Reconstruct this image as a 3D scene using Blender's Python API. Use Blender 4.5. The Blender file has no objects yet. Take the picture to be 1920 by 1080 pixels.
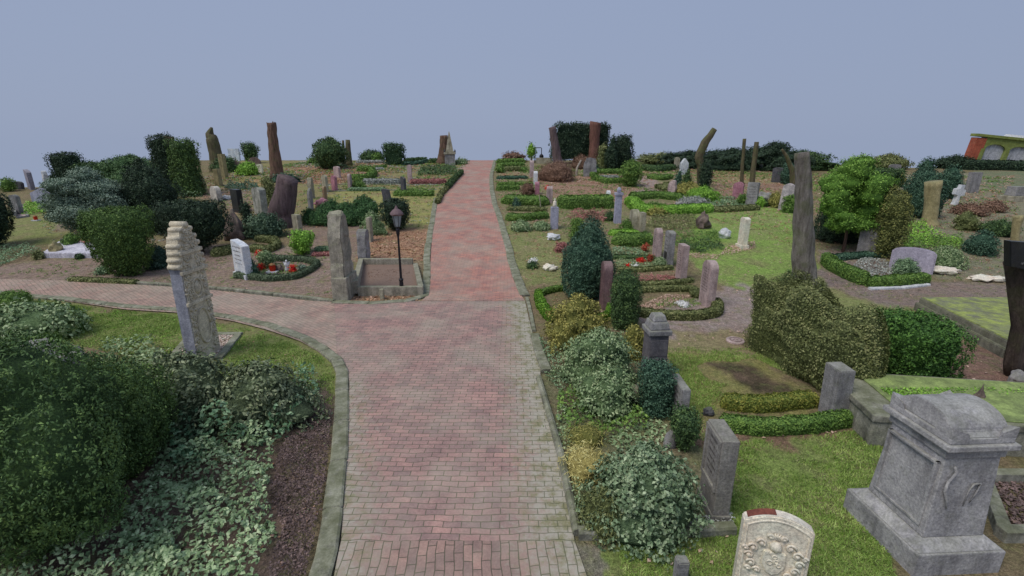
import bpy, bmesh, math, random
import numpy as np
from mathutils import Vector, Matrix, noise as mnoise
random.seed(7); rng = np.random.default_rng(11)
sc = bpy.context.scene
COL = sc.collection
R = math.radians
# ------------------------------------------------------------------ camera
FPX, PITCH, EYE = 900.0, R(16.6), 4.5
cam = bpy.data.cameras.new('camera'); co = bpy.data.objects.new('camera', cam); COL.objects.link(co)
cam.sensor_width = 36; cam.lens = FPX / 1920 * 36; cam.clip_start = .05; cam.clip_end = 3000
co.location = (0, 0, EYE); co.rotation_euler = (R(90) - PITCH, 0, 0)
sc.camera = co
# ------------------------------------------------------------------ sky: even overcast blue-grey
w = bpy.data.worlds.new('World'); sc.world = w; w.use_nodes = True
nt = w.node_tree; bg = nt.nodes['Background']
SUN_EL, SUN_AZ = R(58), R(-25)
sky = nt.nodes.new('ShaderNodeTexSky'); sky.sky_type = 'NISHITA'; sky.sun_disc = False
sky.sun_elevation = SUN_EL; sky.sun_rotation = SUN_AZ; sky.air_density = 1; sky.dust_density = 3
tc = nt.nodes.new('ShaderNodeTexCoord'); sep = nt.nodes.new('ShaderNodeSeparateXYZ')
nt.links.new(tc.outputs['Generated'], sep.inputs[0])
rp = nt.nodes.new('ShaderNodeValToRGB'); rp.color_ramp.elements[0].color = (.300, .360, .502, 1); rp.color_ramp.elements[0].position = .0
rp.color_ramp.elements[1].color = (.285, .353, .520, 1); rp.color_ramp.elements[1].position = .45
nt.links.new(sep.outputs['Z'], rp.inputs[0])
sm = nt.nodes.new('ShaderNodeVectorMath'); sm.operation = 'SCALE'; sm.inputs['Scale'].default_value = .1
nt.links.new(sky.outputs[0], sm.inputs[0])
mx = nt.nodes.new('ShaderNodeMix'); mx.data_type = 'RGBA'; mx.inputs[0].default_value = .04
nt.links.new(rp.outputs[0], mx.inputs[6]); nt.links.new(sm.outputs[0], mx.inputs[7])
nt.links.new(mx.outputs[2], bg.inputs[0]); bg.inputs[1].default_value = .71
sl = bpy.data.lights.new('sun', 'SUN'); sl.energy = 1.5; sl.angle = R(32); sl.color = (1, .95, .88)
so = bpy.data.objects.new('sun', sl); COL.objects.link(so)
so.rotation_euler = (R(90) - SUN_EL, 0, R(180) + SUN_AZ + R(150))
vs = sc.view_settings; vs.view_transform = 'Standard'; vs.look = 'None'; vs.exposure = .5; vs.gamma = 1; vs.use_curve_mapping = False
# ------------------------------------------------------------------ terrain
def crest(r):
    r = np.asarray(r, float)
    return np.where(r < 0, 57 - 22 * np.clip((-r - .72) / .22, 0, 1), 57 - 9 * np.clip((r - .5) / .25, 0, 1))
def T(x, y):
    x = np.asarray(x, float); y = np.asarray(y, float)
    yy = np.maximum(y, .001); r = x / yy
    yc = crest(r)
    ym = np.minimum(yy, yc)
    u = np.clip((ym - 14) / 46, 0, 1)
    z = 2.95 * (1.35 * u - .35 * u * u) * np.clip((ym - 14) / 5, 0, 1)
    z = z - np.maximum(yy - yc, 0) * .12
    return z
def Tz(x, y): return float(T(x, y))
cp, sp_ = math.cos(PITCH), math.sin(PITCH)
def ray(px, py):
    a = (px - 960) / FPX; b = -(py - 540) / FPX
    return Vector((a, cp + b * sp_, -sp_ + b * cp))
def G(px, py):
    """ground point seen at a photograph pixel (1920 wide)"""
    d = ray(px, py); t = 1.0
    prev = t
    while t < 400:
        p = (d.x * t, d.y * t, EYE + d.z * t)
        if p[2] <= Tz(p[0], p[1]):
            lo, hi = prev, t
            for _ in range(18):
                m = (lo + hi) / 2
                if EYE + d.z * m <= Tz(d.x * m, d.y * m): hi = m
                else: lo = m
            t = hi; break
        prev = t; t *= 1.01
    else: return G(px, py + 1)
    x, y = d.x * t, d.y * t
    if y > 10 and y > crest(x / y) - .5: return G(px, py + .5)
    return Vector((x, y, Tz(x, y)))
def depth(p): return p[1] * cp + (EYE - p[2]) * sp_
def S(p): return FPX / depth(p)                    # px per metre
def H(p, ty):
    """height above ground point p whose top shows at row ty"""
    d = ray(960, ty); return max(.03, EYE + d.z * p[1] / d.y - p[2])
# ------------------------------------------------------------------ helpers
def srgb(*c):
    o = []
    for v in c:
        v /= 255; o.append(v / 12.92 if v <= .04045 else ((v + .055) / 1.055) ** 2.4)
    return o
def L(c, k=1.15): return tuple(min(.9, v * k) for v in srgb(*c)) + (1,)
def tag(o, label=None, cat=None, group=None, kind=None):
    if label: o['label'] = label
    if cat: o['category'] = cat
    if group: o['group'] = group
    if kind: o['kind'] = kind
    return o
def link(name, me, parent=None, loc=(0, 0, 0), rz=0):
    o = bpy.data.objects.new(name, me); COL.objects.link(o); o.location = loc; o.rotation_euler = (0, 0, rz)
    if parent: o.parent = parent
    return o
def empty(name, loc, rz=0): return link(name, None, None, loc, rz)
def npmesh(name, V, F, mats, mi=None, smooth=False):
    me = bpy.data.meshes.new(name); V = np.asarray(V, np.float32); F = np.asarray(F, np.int32)
    me.vertices.add(len(V)); me.vertices.foreach_set('co', V.ravel())
    me.loops.add(F.size); me.loops.foreach_set('vertex_index', F.ravel())
    me.polygons.add(len(F)); me.polygons.foreach_set('loop_start', np.arange(0, F.size, F.shape[1], dtype=np.int32))
    for m in mats: me.materials.append(m)
    if mi is not None: me.polygons.foreach_set('material_index', np.asarray(mi, np.int32))
    if smooth: me.polygons.foreach_set('use_smooth', np.ones(len(F), bool))
    me.update(calc_edges=True); return me
def bmesh_out(name, bm, mats, parent=None, loc=(0, 0, 0), rz=0, smooth=False):
    me = bpy.data.meshes.new(name); bm.to_mesh(me); bm.free()
    for m in (mats if isinstance(mats, (list, tuple)) else [mats]): me.materials.append(m)
    if smooth:
        for p in me.polygons: p.use_smooth = True
    return link(name, me, parent, loc, rz)
def box(bm, x0, x1, y0, y1, z0, z1, bev=0, taper=0, mi=0):
    v = [bm.verts.new(c) for c in ((x0, y0, z0), (x1, y0, z0), (x1, y1, z0), (x0, y1, z0),
         (x0 + taper, y0 + taper, z1), (x1 - taper, y0 + taper, z1), (x1 - taper, y1 - taper, z1), (x0 + taper, y1 - taper, z1))]
    fs = [bm.faces.new([v[i] for i in q]) for q in ((3, 2, 1, 0), (4, 5, 6, 7), (0, 1, 5, 4), (1, 2, 6, 5), (2, 3, 7, 6), (3, 0, 4, 7))]
    for f in fs: f.material_index = mi
    if bev:
        es = list({e for f in fs for e in f.edges})
        bmesh.ops.bevel(bm, geom=es, offset=bev, segments=2, affect='EDGES', profile=.6)
def tube(bm, pts, rad, n=10, cap=True, wob=0, seed=0):
    rings = []
    pts = [Vector(p) for p in pts]
    for i, p in enumerate(pts):
        d = (pts[min(i + 1, len(pts) - 1)] - pts[max(i - 1, 0)]).normalized()
        a = d.cross(Vector((0, 1, .01))).normalized(); b = d.cross(a)
        ring = []
        for k in range(n):
            t = 2 * math.pi * k / n
            r = rad[i] * (1 + wob * mnoise.noise(Vector((math.cos(t) * 1.5, math.sin(t) * 1.5, p.z * 1.2 + seed * 7.3))))
            ring.append(bm.verts.new(p + a * math.cos(t) * r + b * math.sin(t) * r))
        rings.append(ring)
    for i in range(len(rings) - 1):
        for k in range(n):
            bm.faces.new((rings[i][k], rings[i][(k + 1) % n], rings[i + 1][(k + 1) % n], rings[i + 1][k]))
    if cap:
        bm.faces.new(rings[0][::-1]); bm.faces.new(rings[-1])
def blob(bm, c, r, sub=2, amp=.15, seed=0, mi=0, fr=1.5):
    g = bmesh.ops.create_icosphere(bm, subdivisions=sub, radius=1)
    for v in g['verts']:
        n = v.co.normalized(); k = 1 + amp * mnoise.noise(n * fr + Vector((seed * 3.1, seed, 0))) * 2
        v.co = Vector((n.x * r[0] * k + c[0], n.y * r[1] * k + c[1], n.z * r[2] * k + c[2]))
    for f in {f for v in g['verts'] for f in v.link_faces}: f.material_index = mi; f.smooth = True
# ------------------------------------------------------------------ materials
def newmat(name):
    m = bpy.data.materials.new(name); m.use_nodes = True
    n = m.node_tree; b = n.nodes['Principled BSDF']; b.inputs['Specular IOR Level'].default_value = .25
    return m, n, b
def N(n, t, **k):
    o = n.nodes.new(t)
    for a, v in k.items(): setattr(o, a, v)
    return o
def noise(n, vec, scale, detail=4, rough=.6, stretch=None):
    if stretch:
        mp = N(n, 'ShaderNodeMapping'); mp.inputs['Scale'].default_value = stretch; n.links.new(vec, mp.inputs[0]); vec = mp.outputs[0]
    t = N(n, 'ShaderNodeTexNoise'); t.inputs['Scale'].default_value = scale; t.inputs['Detail'].default_value = detail
    t.inputs['Roughness'].default_value = rough; n.links.new(vec, t.inputs['Vector']); return t.outputs['Fac']
def ramp(n, fac, a, b, ca=(0, 0, 0, 1), cb=(1, 1, 1, 1)):
    r = N(n, 'ShaderNodeValToRGB'); e = r.color_ramp.elements; e[0].position = a; e[1].position = b; e[0].color = ca; e[1].color = cb
    n.links.new(fac, r.inputs[0]); return r.outputs[0]
def mix(n, fac, a, b, mode='MIX'):
    m = N(n, 'ShaderNodeMix', data_type='RGBA', blend_type=mode)
    for i, v in ((0, fac), (6, a), (7, b)):
        if hasattr(v, 'is_output') or isinstance(v, bpy.types.NodeSocket): n.links.new(v, m.inputs[i])
        else: m.inputs[i].default_value = v
    return m.outputs[2]
def mathn(n, op, a, b=0):
    m = N(n, 'ShaderNodeMath', operation=op)
    for i, v in ((0, a), (1, b)):
        if isinstance(v, bpy.types.NodeSocket): n.links.new(v, m.inputs[i])
        else: m.inputs[i].default_value = v
    return m.outputs[0]
def bump(n, b, h, strength=.4, dist=.02):
    k = N(n, 'ShaderNodeBump'); k.inputs['Strength'].default_value = strength; k.inputs['Distance'].default_value = dist
    n.links.new(h, k.inputs['Height']); n.links.new(k.outputs[0], b.inputs['Normal'])
STONES = {}
def stone_mat(key, c1, c2, moss=.3, rough=.8, streak=.5, spec=.2):
    if key in STONES: return STONES[key]
    m, n, b = newmat('stone ' + key); tc = N(n, 'ShaderNodeTexCoord'); v = tc.outputs['Object']
    oi = N(n, 'ShaderNodeObjectInfo'); ad = N(n, 'ShaderNodeVectorMath', operation='ADD'); n.links.new(v, ad.inputs[0])
    sc2 = N(n, 'ShaderNodeMath', operation='MULTIPLY'); sc2.inputs[1].default_value = 37; n.links.new(oi.outputs['Random'], sc2.inputs[0]); n.links.new(sc2.outputs[0], ad.inputs[1]); v = ad.outputs[0]
    big = noise(n, v, 3.2, 6, .65); fine = noise(n, v, 38, 5, .7); st = noise(n, v, 5, 4, .6, (1, 1, .18))
    col = mix(n, ramp(n, big, .35, .65), L(c1, 1.4), L(c2, 1.4))
    col = mix(n, .75, col, ramp(n, fine, .3, .72, (.42, .42, .42, 1), (1.3, 1.3, 1.28, 1)), 'MULTIPLY')
    med = noise(n, v, 11, 6, .75); col = mix(n, .8, col, ramp(n, med, .3, .7, (.62, .62, .64, 1), (1.25, 1.24, 1.2, 1)), 'MULTIPLY')
    dk = mathn(n, 'MULTIPLY', ramp(n, st, .48, .72), streak)
    col = mix(n, dk, col, tuple(x * .33 for x in L(c2)[:3]) + (1,))
    if moss:
        ge = N(n, 'ShaderNodeNewGeometry'); sx = N(n, 'ShaderNodeSeparateXYZ'); n.links.new(ge.outputs['Normal'], sx.inputs[0])
        f = mathn(n, 'ADD', mathn(n, 'MULTIPLY', sx.outputs['Z'], .25), noise(n, v, 6, 5, .7))
        f = mathn(n, 'MULTIPLY', ramp(n, f, .52, .74), moss)
        col = mix(n, f, col, L((112, 116, 84), 1.3))
    n.links.new(col, b.inputs['Base Color']); b.inputs['Roughness'].default_value = rough; b.inputs['Specular IOR Level'].default_value = spec
    bump(n, b, mathn(n, 'ADD', fine, mathn(n, 'MULTIPLY', big, 2)), .55, .012)
    STONES[key] = m; return m
SG = stone_mat('grey', (150, 148, 148), (118, 116, 118), .35)
SD = stone_mat('dark grey', (92, 92, 98), (70, 70, 76), .25)
SB = stone_mat('black polished', (34, 37, 42), (26, 28, 32), .1, .35, .2, .5)
SP = stone_mat('pink granite', (186, 166, 164), (160, 140, 138), .15, .6)
SPD = stone_mat('dark pink granite', (128, 104, 106), (104, 82, 84), .15, .55)
SW = stone_mat('white marble', (214, 216, 218), (186, 190, 196), .12, .6, .3)
SC = stone_mat('cream limestone', (222, 208, 192), (212, 196, 178), 0, .8, .05)
SBE = stone_mat('beige sandstone', (170, 164, 146), (132, 126, 108), .4)
SY = stone_mat('ochre lichen stone', (168, 156, 118), (136, 126, 92), .5)
SMO = stone_mat('mossy kerb stone', (160, 158, 146), (92, 92, 80), .45, .9, .8)
SBR = stone_mat('brown boulder', (120, 104, 98), (92, 80, 78), .25)
SMG = stone_mat('weathered monument grey', (170, 168, 168), (142, 140, 142), .25, .75, .6)
SRE = stone_mat('red terracotta', (150, 70, 52), (120, 52, 42), .1)
SRO = stone_mat('rose marble', (178, 128, 140), (146, 98, 112), .1)
STI = stone_mat('inscription', (96, 88, 88), (80, 74, 74), 0)
def bark_mat(name, c1, c2, moss=.2):
    m, n, b = newmat('bark ' + name); tc = N(n, 'ShaderNodeTexCoord'); v = tc.outputs['Object']
    f = noise(n, v, 9, 8, .7, (1, 1, .16)); g = noise(n, v, 2.3, 4)
    g2 = noise(n, v, 45, 4, .7, (1, 1, .4))
    col = mix(n, ramp(n, f, .32, .66), L(c2), L(c1)); col = mix(n, .6, col, ramp(n, g2, .3, .7, (.5, .5, .5, 1), (1.2, 1.2, 1.2, 1)), 'MULTIPLY')
    col = mix(n, mathn(n, 'MULTIPLY', ramp(n, g, .5, .62), moss), col, L((92, 100, 58)))
    n.links.new(col, b.inputs['Base Color']); b.inputs['Roughness'].default_value = .9
    bump(n, b, mathn(n, 'ADD', f, g2), .9, .05); return m
BKG = bark_mat('grey', (150, 144, 136), (84, 78, 72), .4)
BKD = bark_mat('dark', (96, 84, 76), (46, 38, 34), .2)
BKR = bark_mat('red brown', (136, 108, 92), (70, 54, 46), .25)
BKP = bark_mat('purple brown', (124, 106, 106), (76, 62, 64), .1)
BKO = bark_mat('olive', (118, 110, 84), (70, 64, 48), .5)
FOL = {}
def fol(key, a, b_, c, clump=2.5, k=1.5):
    """leaf colours a (dark) b (mid) c (light), varied per leaf and per clump"""
    if key in FOL: return FOL[key]
    m, n, b = newmat('leaves ' + key); ge = N(n, 'ShaderNodeNewGeometry'); tc = N(n, 'ShaderNodeTexCoord')
    g = noise(n, tc.outputs['Object'], clump, 4, .6)
    g2 = noise(n, tc.outputs['Object'], clump * 4, 3, .6)
    f = mathn(n, 'ADD', mathn(n, 'MULTIPLY', ge.outputs['Random Per Island'], .4), mathn(n, 'MULTIPLY', g, .8)); f = mathn(n, 'ADD', f, mathn(n, 'MULTIPLY', g2, .9)); f = mathn(n, 'SUBTRACT', f, .55)
    r = N(n, 'ShaderNodeValToRGB'); e = r.color_ramp.elements; e[0].position = .12; e[0].color = L(a, k); e[1].position = .86; e[1].color = L(c, k)
    x = e.new(.5); x.color = L(b_, k); n.links.new(f, r.inputs[0])
    n.links.new(r.outputs[0], b.inputs['Base Color']); b.inputs['Roughness'].default_value = .6
    FOL[key] = m; return m
FD = fol('dark conifer', (36, 54, 33), (60, 82, 48), (96, 118, 66), 3)
FDD = fol('black green ivy', (24, 36, 27), (40, 56, 40), (66, 84, 58), 3)
FJ = fol('juniper green', (42, 62, 32), (68, 92, 44), (104, 128, 62), 5)
FM = fol('mid green box', (50, 74, 34), (84, 112, 50), (120, 146, 70), 3)
FL = fol('bright green', (72, 104, 38), (108, 148, 54), (146, 184, 78), 3)
FB = fol('blue spruce', (60, 78, 64), (98, 116, 98), (150, 162, 144), 4)
FT = fol('teal conifer', (34, 56, 44), (56, 82, 64), (90, 116, 92), 3)
FI = fol('ivy', (60, 82, 56), (98, 122, 88), (148, 166, 130), 6)
FV = fol('variegated', (66, 86, 54), (108, 128, 88), (164, 174, 134), 5)
FR = fol('rhododendron', (50, 62, 44), (94, 106, 76), (144, 150, 118), 5)
FG = fol('gold', (76, 80, 40), (122, 120, 62), (176, 166, 94), 4)
FO = fol('olive hedge', (56, 62, 36), (94, 102, 60), (144, 144, 98), 3)
FBR = fol('brown twigs', (74, 54, 44), (112, 88, 72), (146, 118, 98), 4)
FH = fol('silver heather', (86, 88, 84), (132, 136, 128), (174, 176, 168), 5)
FRH = fol('red heather', (92, 58, 54), (140, 90, 86), (168, 122, 112), 5)
FPU = fol('dark heather', (56, 46, 44), (88, 74, 70), (124, 104, 98), 5)
FRD = fol('red petals', (130, 22, 18), (190, 40, 30), (220, 70, 50), 9)
FW = fol('white petals', (190, 190, 180), (214, 212, 204), (226, 224, 214), 9)
FLI = fol('litter', (120, 84, 62), (170, 128, 98), (206, 172, 146), 1, 1.1)
FLP = fol('pale litter', (158, 126, 108), (190, 160, 140), (216, 192, 174), 1, 1.1)
FGR = fol('grass blades', (78, 98, 46), (110, 136, 60), (154, 168, 98), 1.1, 1.5)
FGV = fol('gravel', (120, 104, 92), (176, 156, 142), (214, 200, 188), 9)
CORES = {}
def core(m):
    if m.name not in CORES:
        c, n, b = newmat('inner ' + m.name); cr = [x for x in m.node_tree.nodes if x.type == 'VALTORGB'][0].color_ramp.elements
        tc = N(n, 'ShaderNodeTexCoord'); f = noise(n, tc.outputs['Object'], 28, 4, .75); n.links.new(ramp(n, f, .38, .68, tuple(cr[0].color), tuple(cr[1].color)), b.inputs['Base Color'])
        b.inputs['Roughness'].default_value = 1; bump(n, b, f, 1, .04); CORES[m.name] = c
    return CORES[m.name]
def plain(name, c, rough=.5, metal=0, k=1.0):
    m, n, b = newmat(name); tc = N(n, 'ShaderNodeTexCoord'); f = noise(n, tc.outputs['Object'], 14, 6, .75)
    col = mix(n, .7, L(c, k), ramp(n, f, .3, .7, (.7, .7, .7, 1), (1.1, 1.1, 1.1, 1)), 'MULTIPLY')
    n.links.new(col, b.inputs['Base Color']); b.inputs['Roughness'].default_value = rough; b.inputs['Metallic'].default_value = metal; return m
IRON = plain('black iron', (48, 46, 50), .5, .3); RUST = plain('weathered copper roof', (118, 98, 100), .7)
GLASS = plain('frosted lantern glass', (150, 158, 162), .25); REDG = plain('red grave light', (190, 52, 30), .3)
BRASS = plain('brass lid', (150, 110, 70), .4, .4); SOIL = plain('dark soil', (116, 98, 86), 1, 0, 1.4)
# ------------------------------------------------------------------ leaf clouds
def unit(a): return a / np.maximum(np.linalg.norm(a, axis=1, keepdims=True), 1e-9)
def leaf_quads(P, Nn, size, asp=.5, up=.0, loose=.8):
    n = len(P); nr = unit(Nn + rng.normal(0, 1, (n, 3)) * loose * .6)
    t = rng.normal(0, 1, (n, 3)); t[:, 2] += up * 2; t = unit(t - nr * (t * nr).sum(1, keepdims=True)); b = np.cross(nr, t)
    l = size * rng.uniform(.55, 1.3, (n, 1)); wv = l * asp
    V = np.empty((n, 4, 3)); V[:, 0] = P - t * l * .5; V[:, 1] = P + b * wv * .5 + nr * l * .12; V[:, 2] = P + t * l * .5; V[:, 3] = P - b * wv * .5 + nr * l * .12
    return V.reshape(-1, 3), np.arange(n * 4).reshape(n, 4)
def lumpf(k, seed):
    r = np.random.default_rng(seed); K = r.normal(0, k, (7, 3)); ph = r.uniform(0, 6.28, 7); K[4:] *= 2.3; a = np.array([1, 1, 1, 1, .7, .7, .7]) / 3.0
    return lambda P: (np.sin(P @ K.T + ph) * a).sum(1)
PROF = {
 'ball': [(0, 0), (.5, .07), (.87, .25), (1, .5), (.87, .75), (.5, .93), (0, 1)],
 'dome': [(.85, 0), (1, .15), (.98, .4), (.85, .65), (.55, .88), (0, 1)],
 'cone': [(.7, 0), (1, .12), (.85, .3), (.55, .6), (.25, .86), (0, 1)],
 'col': [(.75, 0), (.92, .15), (1, .45), (.95, .75), (.7, .93), (0, 1)],
 'box': [(.92, 0), (1, .12), (1, .5), (1, .88), (.9, .98), (.5, 1), (0, 1)],
 'vcone': [(.18, 0), (.45, .1), (.8, .32), (1, .6), (1, .85), (.85, .97), (0, 1)],
 'flame': [(.6, 0), (.9, .15), (1, .38), (.85, .6), (.5, .78), (.4, .88), (.15, .97), (0, 1)],
}
def crown_arrays(kind, wx, wy, h, ls, amp=.12, sq=2.0, dens=1.0, seed=0, off=(0, 0, 0), lump=None, asp=.5, up=0, loose=.8, maxn=110000, thick=.1):
    pr = np.array(PROF[kind]); f = lumpf((lump or 2.4) / 1.0, seed)
    seg = pr[1:] - pr[:-1]; rm = (pr[1:, 0] + pr[:-1, 0]) / 2 * (wx + wy) / 4
    ln = np.sqrt((seg[:, 0] * (wx + wy) / 4) ** 2 + (seg[:, 1] * h) ** 2); ar = 2 * math.pi * rm * ln
    def surf(i, u, ph, shrink):
        r = pr[i, 0] + seg[i, 0] * u; z = pr[i, 1] + seg[i, 1] * u
        c, s = np.cos(ph), np.sin(ph)
        if sq != 2: q = (np.abs(c) ** sq + np.abs(s) ** sq) ** (-1 / sq)
        else: q = 1
        nrm = np.stack([c * seg[i, 1] * h, s * seg[i, 1] * h, -seg[i, 0] * (wx + wy) / 4 + .05], 1)
        P = np.stack([c * r * q, s * r * q, (z - .5) * 2], 1)
        k = (1 + amp * f(P)) * shrink
        return np.stack([P[:, 0] * k * wx / 2, P[:, 1] * k * wy / 2, np.maximum((P[:, 2] * (1 + amp * .5 * f(P)) * (.5 + .5 * shrink) * .5 + .5) * h, .0)], 1) + np.array(off), unit(nrm)
    n = int(min(maxn, ar.sum() / ls ** 2 * 5.2 * dens * (.55 / max(asp, .3)) ** .5)); n = max(n, 60)
    kt = 9; n = n // kt * kt; q = n // kt
    i = rng.choice(len(seg), q, p=ar / ar.sum()); u = rng.random(q); ph = rng.random(q) * 6.2832
    P, Nn = surf(i, u, ph, 1 - np.abs(rng.normal(0, thick, q)) + .05)
    P = np.repeat(P, kt, 0); Nn = np.repeat(Nn, kt, 0); dd = rng.normal(0, 1, (n, 3)); dd -= Nn * np.minimum((dd * Nn).sum(1, keepdims=True), 0)
    P = P + dd * ls * .7; Nn = unit(Nn + dd * .55); P[:, 2] = np.maximum(P[:, 2], off[2] * .5)
    V, F = leaf_quads(P, Nn, ls, asp, up, loose)
    # inner core
    A = 20; i2 = np.repeat(np.arange(len(seg)), 3); u2 = np.tile([0, .34, .67], len(seg)); i2 = np.append(i2, len(seg) - 1); u2 = np.append(u2, 1.)
    rows = len(i2); ii = np.repeat(i2, A); uu = np.repeat(u2, A); pp = np.tile(np.arange(A) / A * 6.2832, rows)
    CV, _ = surf(ii, uu, pp, np.full(len(ii), .82)); idx = np.arange(rows * A).reshape(rows, A)
    CF = np.stack([idx[:-1], np.roll(idx[:-1], -1, 1), np.roll(idx[1:], -1, 1), idx[1:]], -1).reshape(-1, 4)
    return V, F, CV, CF
def cloud_mesh(name, parts, m):
    Vs, Fs, Ms, o = [], [], [], 0
    for V, F, CV, CF in parts:
        Vs += [V, CV]; Fs += [F + o, CF + o + len(V)]; Ms += [np.zeros(len(F)), np.ones(len(CF))]; o += len(V) + len(CV)
    return npmesh(name, np.concatenate(Vs), np.concatenate(Fs), [m, core(m)], np.concatenate(Ms))
_seed = [0]
def shrub(name, label, bx, by, ty, wpx, kind='dome', m=None, ls=.05, cat='shrub', wy=None, amp=.13, sq=2, trunk=0, rz=0, group=None, lobes=None, lift=0, dens=1, asp=.5, up=0, lump=None, lean=0, thick=.1, bark=None, loose=.8):
    """bx,by: where it stands; ty: row of its top; wpx: width in the photo"""
    p = G(bx, by); s = S(p); h = H(p, ty); wx = wpx / s; wy = wy or wx; _seed[0] += 1; sd = _seed[0]
    ls = max(ls, 3.2 / s)
    z0 = lift * h; parts = []
    if lobes:
        for k, (ox, oy, oz, rw, rh) in enumerate(lobes):
            parts.append(crown_arrays('ball' if oz > .02 else 'dome', rw * wx, rw * wy, rh * h, ls, amp, sq, dens, sd * 10 + k, (ox * wx, oy * wy, z0 + oz * (h - z0)), lump, asp, up, loose, thick=thick))
    else: parts.append(crown_arrays(kind, wx, wy, h - z0, ls, amp, sq, dens, sd, (0, 0, z0 - .03), lump, asp, up, loose, thick=thick))
    me = cloud_mesh('crown', parts, m)
    if trunk:
        r = empty(name, p, rz); tag(r, label, cat, group); link('crown', me, r)
        bm = bmesh.new(); hh = max(z0 + (h - z0) * .5, .2)
        tube(bm, [(0, 0, -.1), (.02, 0, hh * .3), (-.03, .02, hh * .65), (0, 0, hh)], [trunk * 1.3, trunk, trunk * .85, trunk * .6], 8, wob=.2, seed=sd)
        bmesh_out('trunk', bm, bark or BKD, r, smooth=True); return r
    me.name = name; o = link(name, me, None, p, rz); tag(o, label, cat, group)
    if lean: o.rotation_euler = (0, R(lean), rz)
    return o
def polyw(pts): return [G(*p) for p in pts]
def resample(P, step, closed=False):
    P = [Vector(p) for p in P]
    if closed: P.append(P[0])
    out = []
    for a, b in zip(P[:-1], P[1:]):
        k = max(1, int((b - a).length / step))
        for i in range(k): out.append(a.lerp(b, i / k))
    out.append(P[-1]); return out
def hedge(label, pts, hpx, wm=.3, m=None, ls=.035, name='box_hedge', cat='hedge', group='low clipped hedges round the plots', amp=.1, closed=False, hm=None, rnd=.75, dens=1, asp=.6):
    """low hedge running along photograph points, one mesh"""
    W = polyw(pts); mid = W[len(W) // 2]; s = S(mid); h = hm or hpx / s * 1.05; ls = max(ls, 3.0 / s); org = W[0].copy()
    P = resample(W, max(.12, 6 / s), closed); n = len(P)
    A = np.array([[p.x, p.y] for p in P])
    for _ in range(2): A[1:-1] = (A[:-2] + 2 * A[1:-1] + A[2:]) / 4
    tg = np.gradient(A, axis=0) if n > 1 else np.array([[1, 0]]); tg = tg / np.maximum(np.linalg.norm(tg, axis=1, keepdims=True), 1e-6); nn = np.stack([-tg[:, 1], tg[:, 0]], 1)
    _seed[0] += 1; f = lumpf(5 / max(h, .25), _seed[0])
    per = np.array([(-1, 0), (-1.05, .5), (-.9, .88), (-.45, 1.0), (.45, 1.0), (.9, .88), (1.05, .5), (1, 0)])
    stp = np.linalg.norm(A[1:] - A[:-1], axis=1).sum() / max(n - 1, 1)
    def at(fi, u, shrink):
        i0 = np.clip(fi.astype(int), 0, n - 2); fr = (fi - i0)[:, None]; c = A[i0] * (1 - fr) + A[i0 + 1] * fr; nv = nn[i0] * (1 - fr) + nn[i0 + 1] * fr
        q = np.clip(u * 7, 0, 6.999); j = q.astype(int); g = (q - j)[:, None]; pq = per[j] * (1 - g) + per[j + 1] * g
        e = np.sqrt(np.minimum(np.minimum(fi, n - 1 - fi) * stp / (wm * .4) + .02, 1)) if not closed else 1
        xy = c + nv * (pq[:, :1] * wm / 2 * np.reshape(e, (-1, 1)))
        z = pq[:, 1] * h
        k = 1 + amp * f(np.stack([xy[:, 0], xy[:, 1], z], 1))
        k = k * shrink
        xy = c + (xy - c) * k[:, None]; z = z * (1 - (1 - k) * .6) * np.reshape(np.minimum(np.asarray(e) + .12, 1), -1)
        no = np.stack([nv[:, 0] * pq[:, 0], nv[:, 1] * pq[:, 0], pq[:, 1] - .35], 1)
        return np.stack([xy[:, 0] - org.x, xy[:, 1] - org.y, T(xy[:, 0], xy[:, 1]) + z - org.z], 1), unit(no)
    lenm = np.linalg.norm(A[1:] - A[:-1], axis=1).sum(); ar = lenm * (2 * h + wm)
    N_ = int(min(40000, max(80, ar / ls ** 2 * 4.2 * dens))); fi = rng.random(N_) * (n - 1); u = rng.random(N_)
    Pp, Nn = at(fi, u, 1 - np.abs(rng.normal(0, .08, N_)) + .04); V, F = leaf_quads(Pp, Nn, ls, asp)
    cu = np.linspace(0, 1, 15); fi2 = np.repeat(np.arange(n, dtype=float), 15); CV, _ = at(fi2, np.tile(cu, n), np.full(n * 15, .86))
    idx = np.arange(n * 15).reshape(n, 15); CF = np.stack([idx[:-1, :-1], idx[:-1, 1:], idx[1:, 1:], idx[1:, :-1]], -1).reshape(-1, 4)
    me = cloud_mesh(name, [(V, F, CV, CF)], m or FM); o = link(name, me, None, org); return tag(o, label, cat, group)
def inpoly(X, Y, poly):
    r = np.zeros(X.shape, bool); n = len(poly)
    for i in range(n):
        x0, y0 = poly[i]; x1, y1 = poly[(i + 1) % n]
        if y0 == y1: continue
        c = ((y0 > Y) != (y1 > Y)) & (X < (x1 - x0) * (Y - y0) / (y1 - y0) + x0); r ^= c
    return r
def scatter(poly, n):
    a = np.array([(p.x, p.y) for p in polyw(poly)]); lo, hi = a.min(0), a.max(0); out = np.zeros((0, 2))
    while len(out) < n:
        q = rng.uniform(lo, hi, (n * 2, 2)); out = np.concatenate([out, q[inpoly(q[:, 0], q[:, 1], a)]])
        if len(out) == 0: return out
    return out[:n]
def polyarea(poly):
    a = polyw(poly); return abs(sum(a[i].x * a[(i + 1) % len(a)].y - a[(i + 1) % len(a)].x * a[i].y for i in range(len(a)))) / 2
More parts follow.
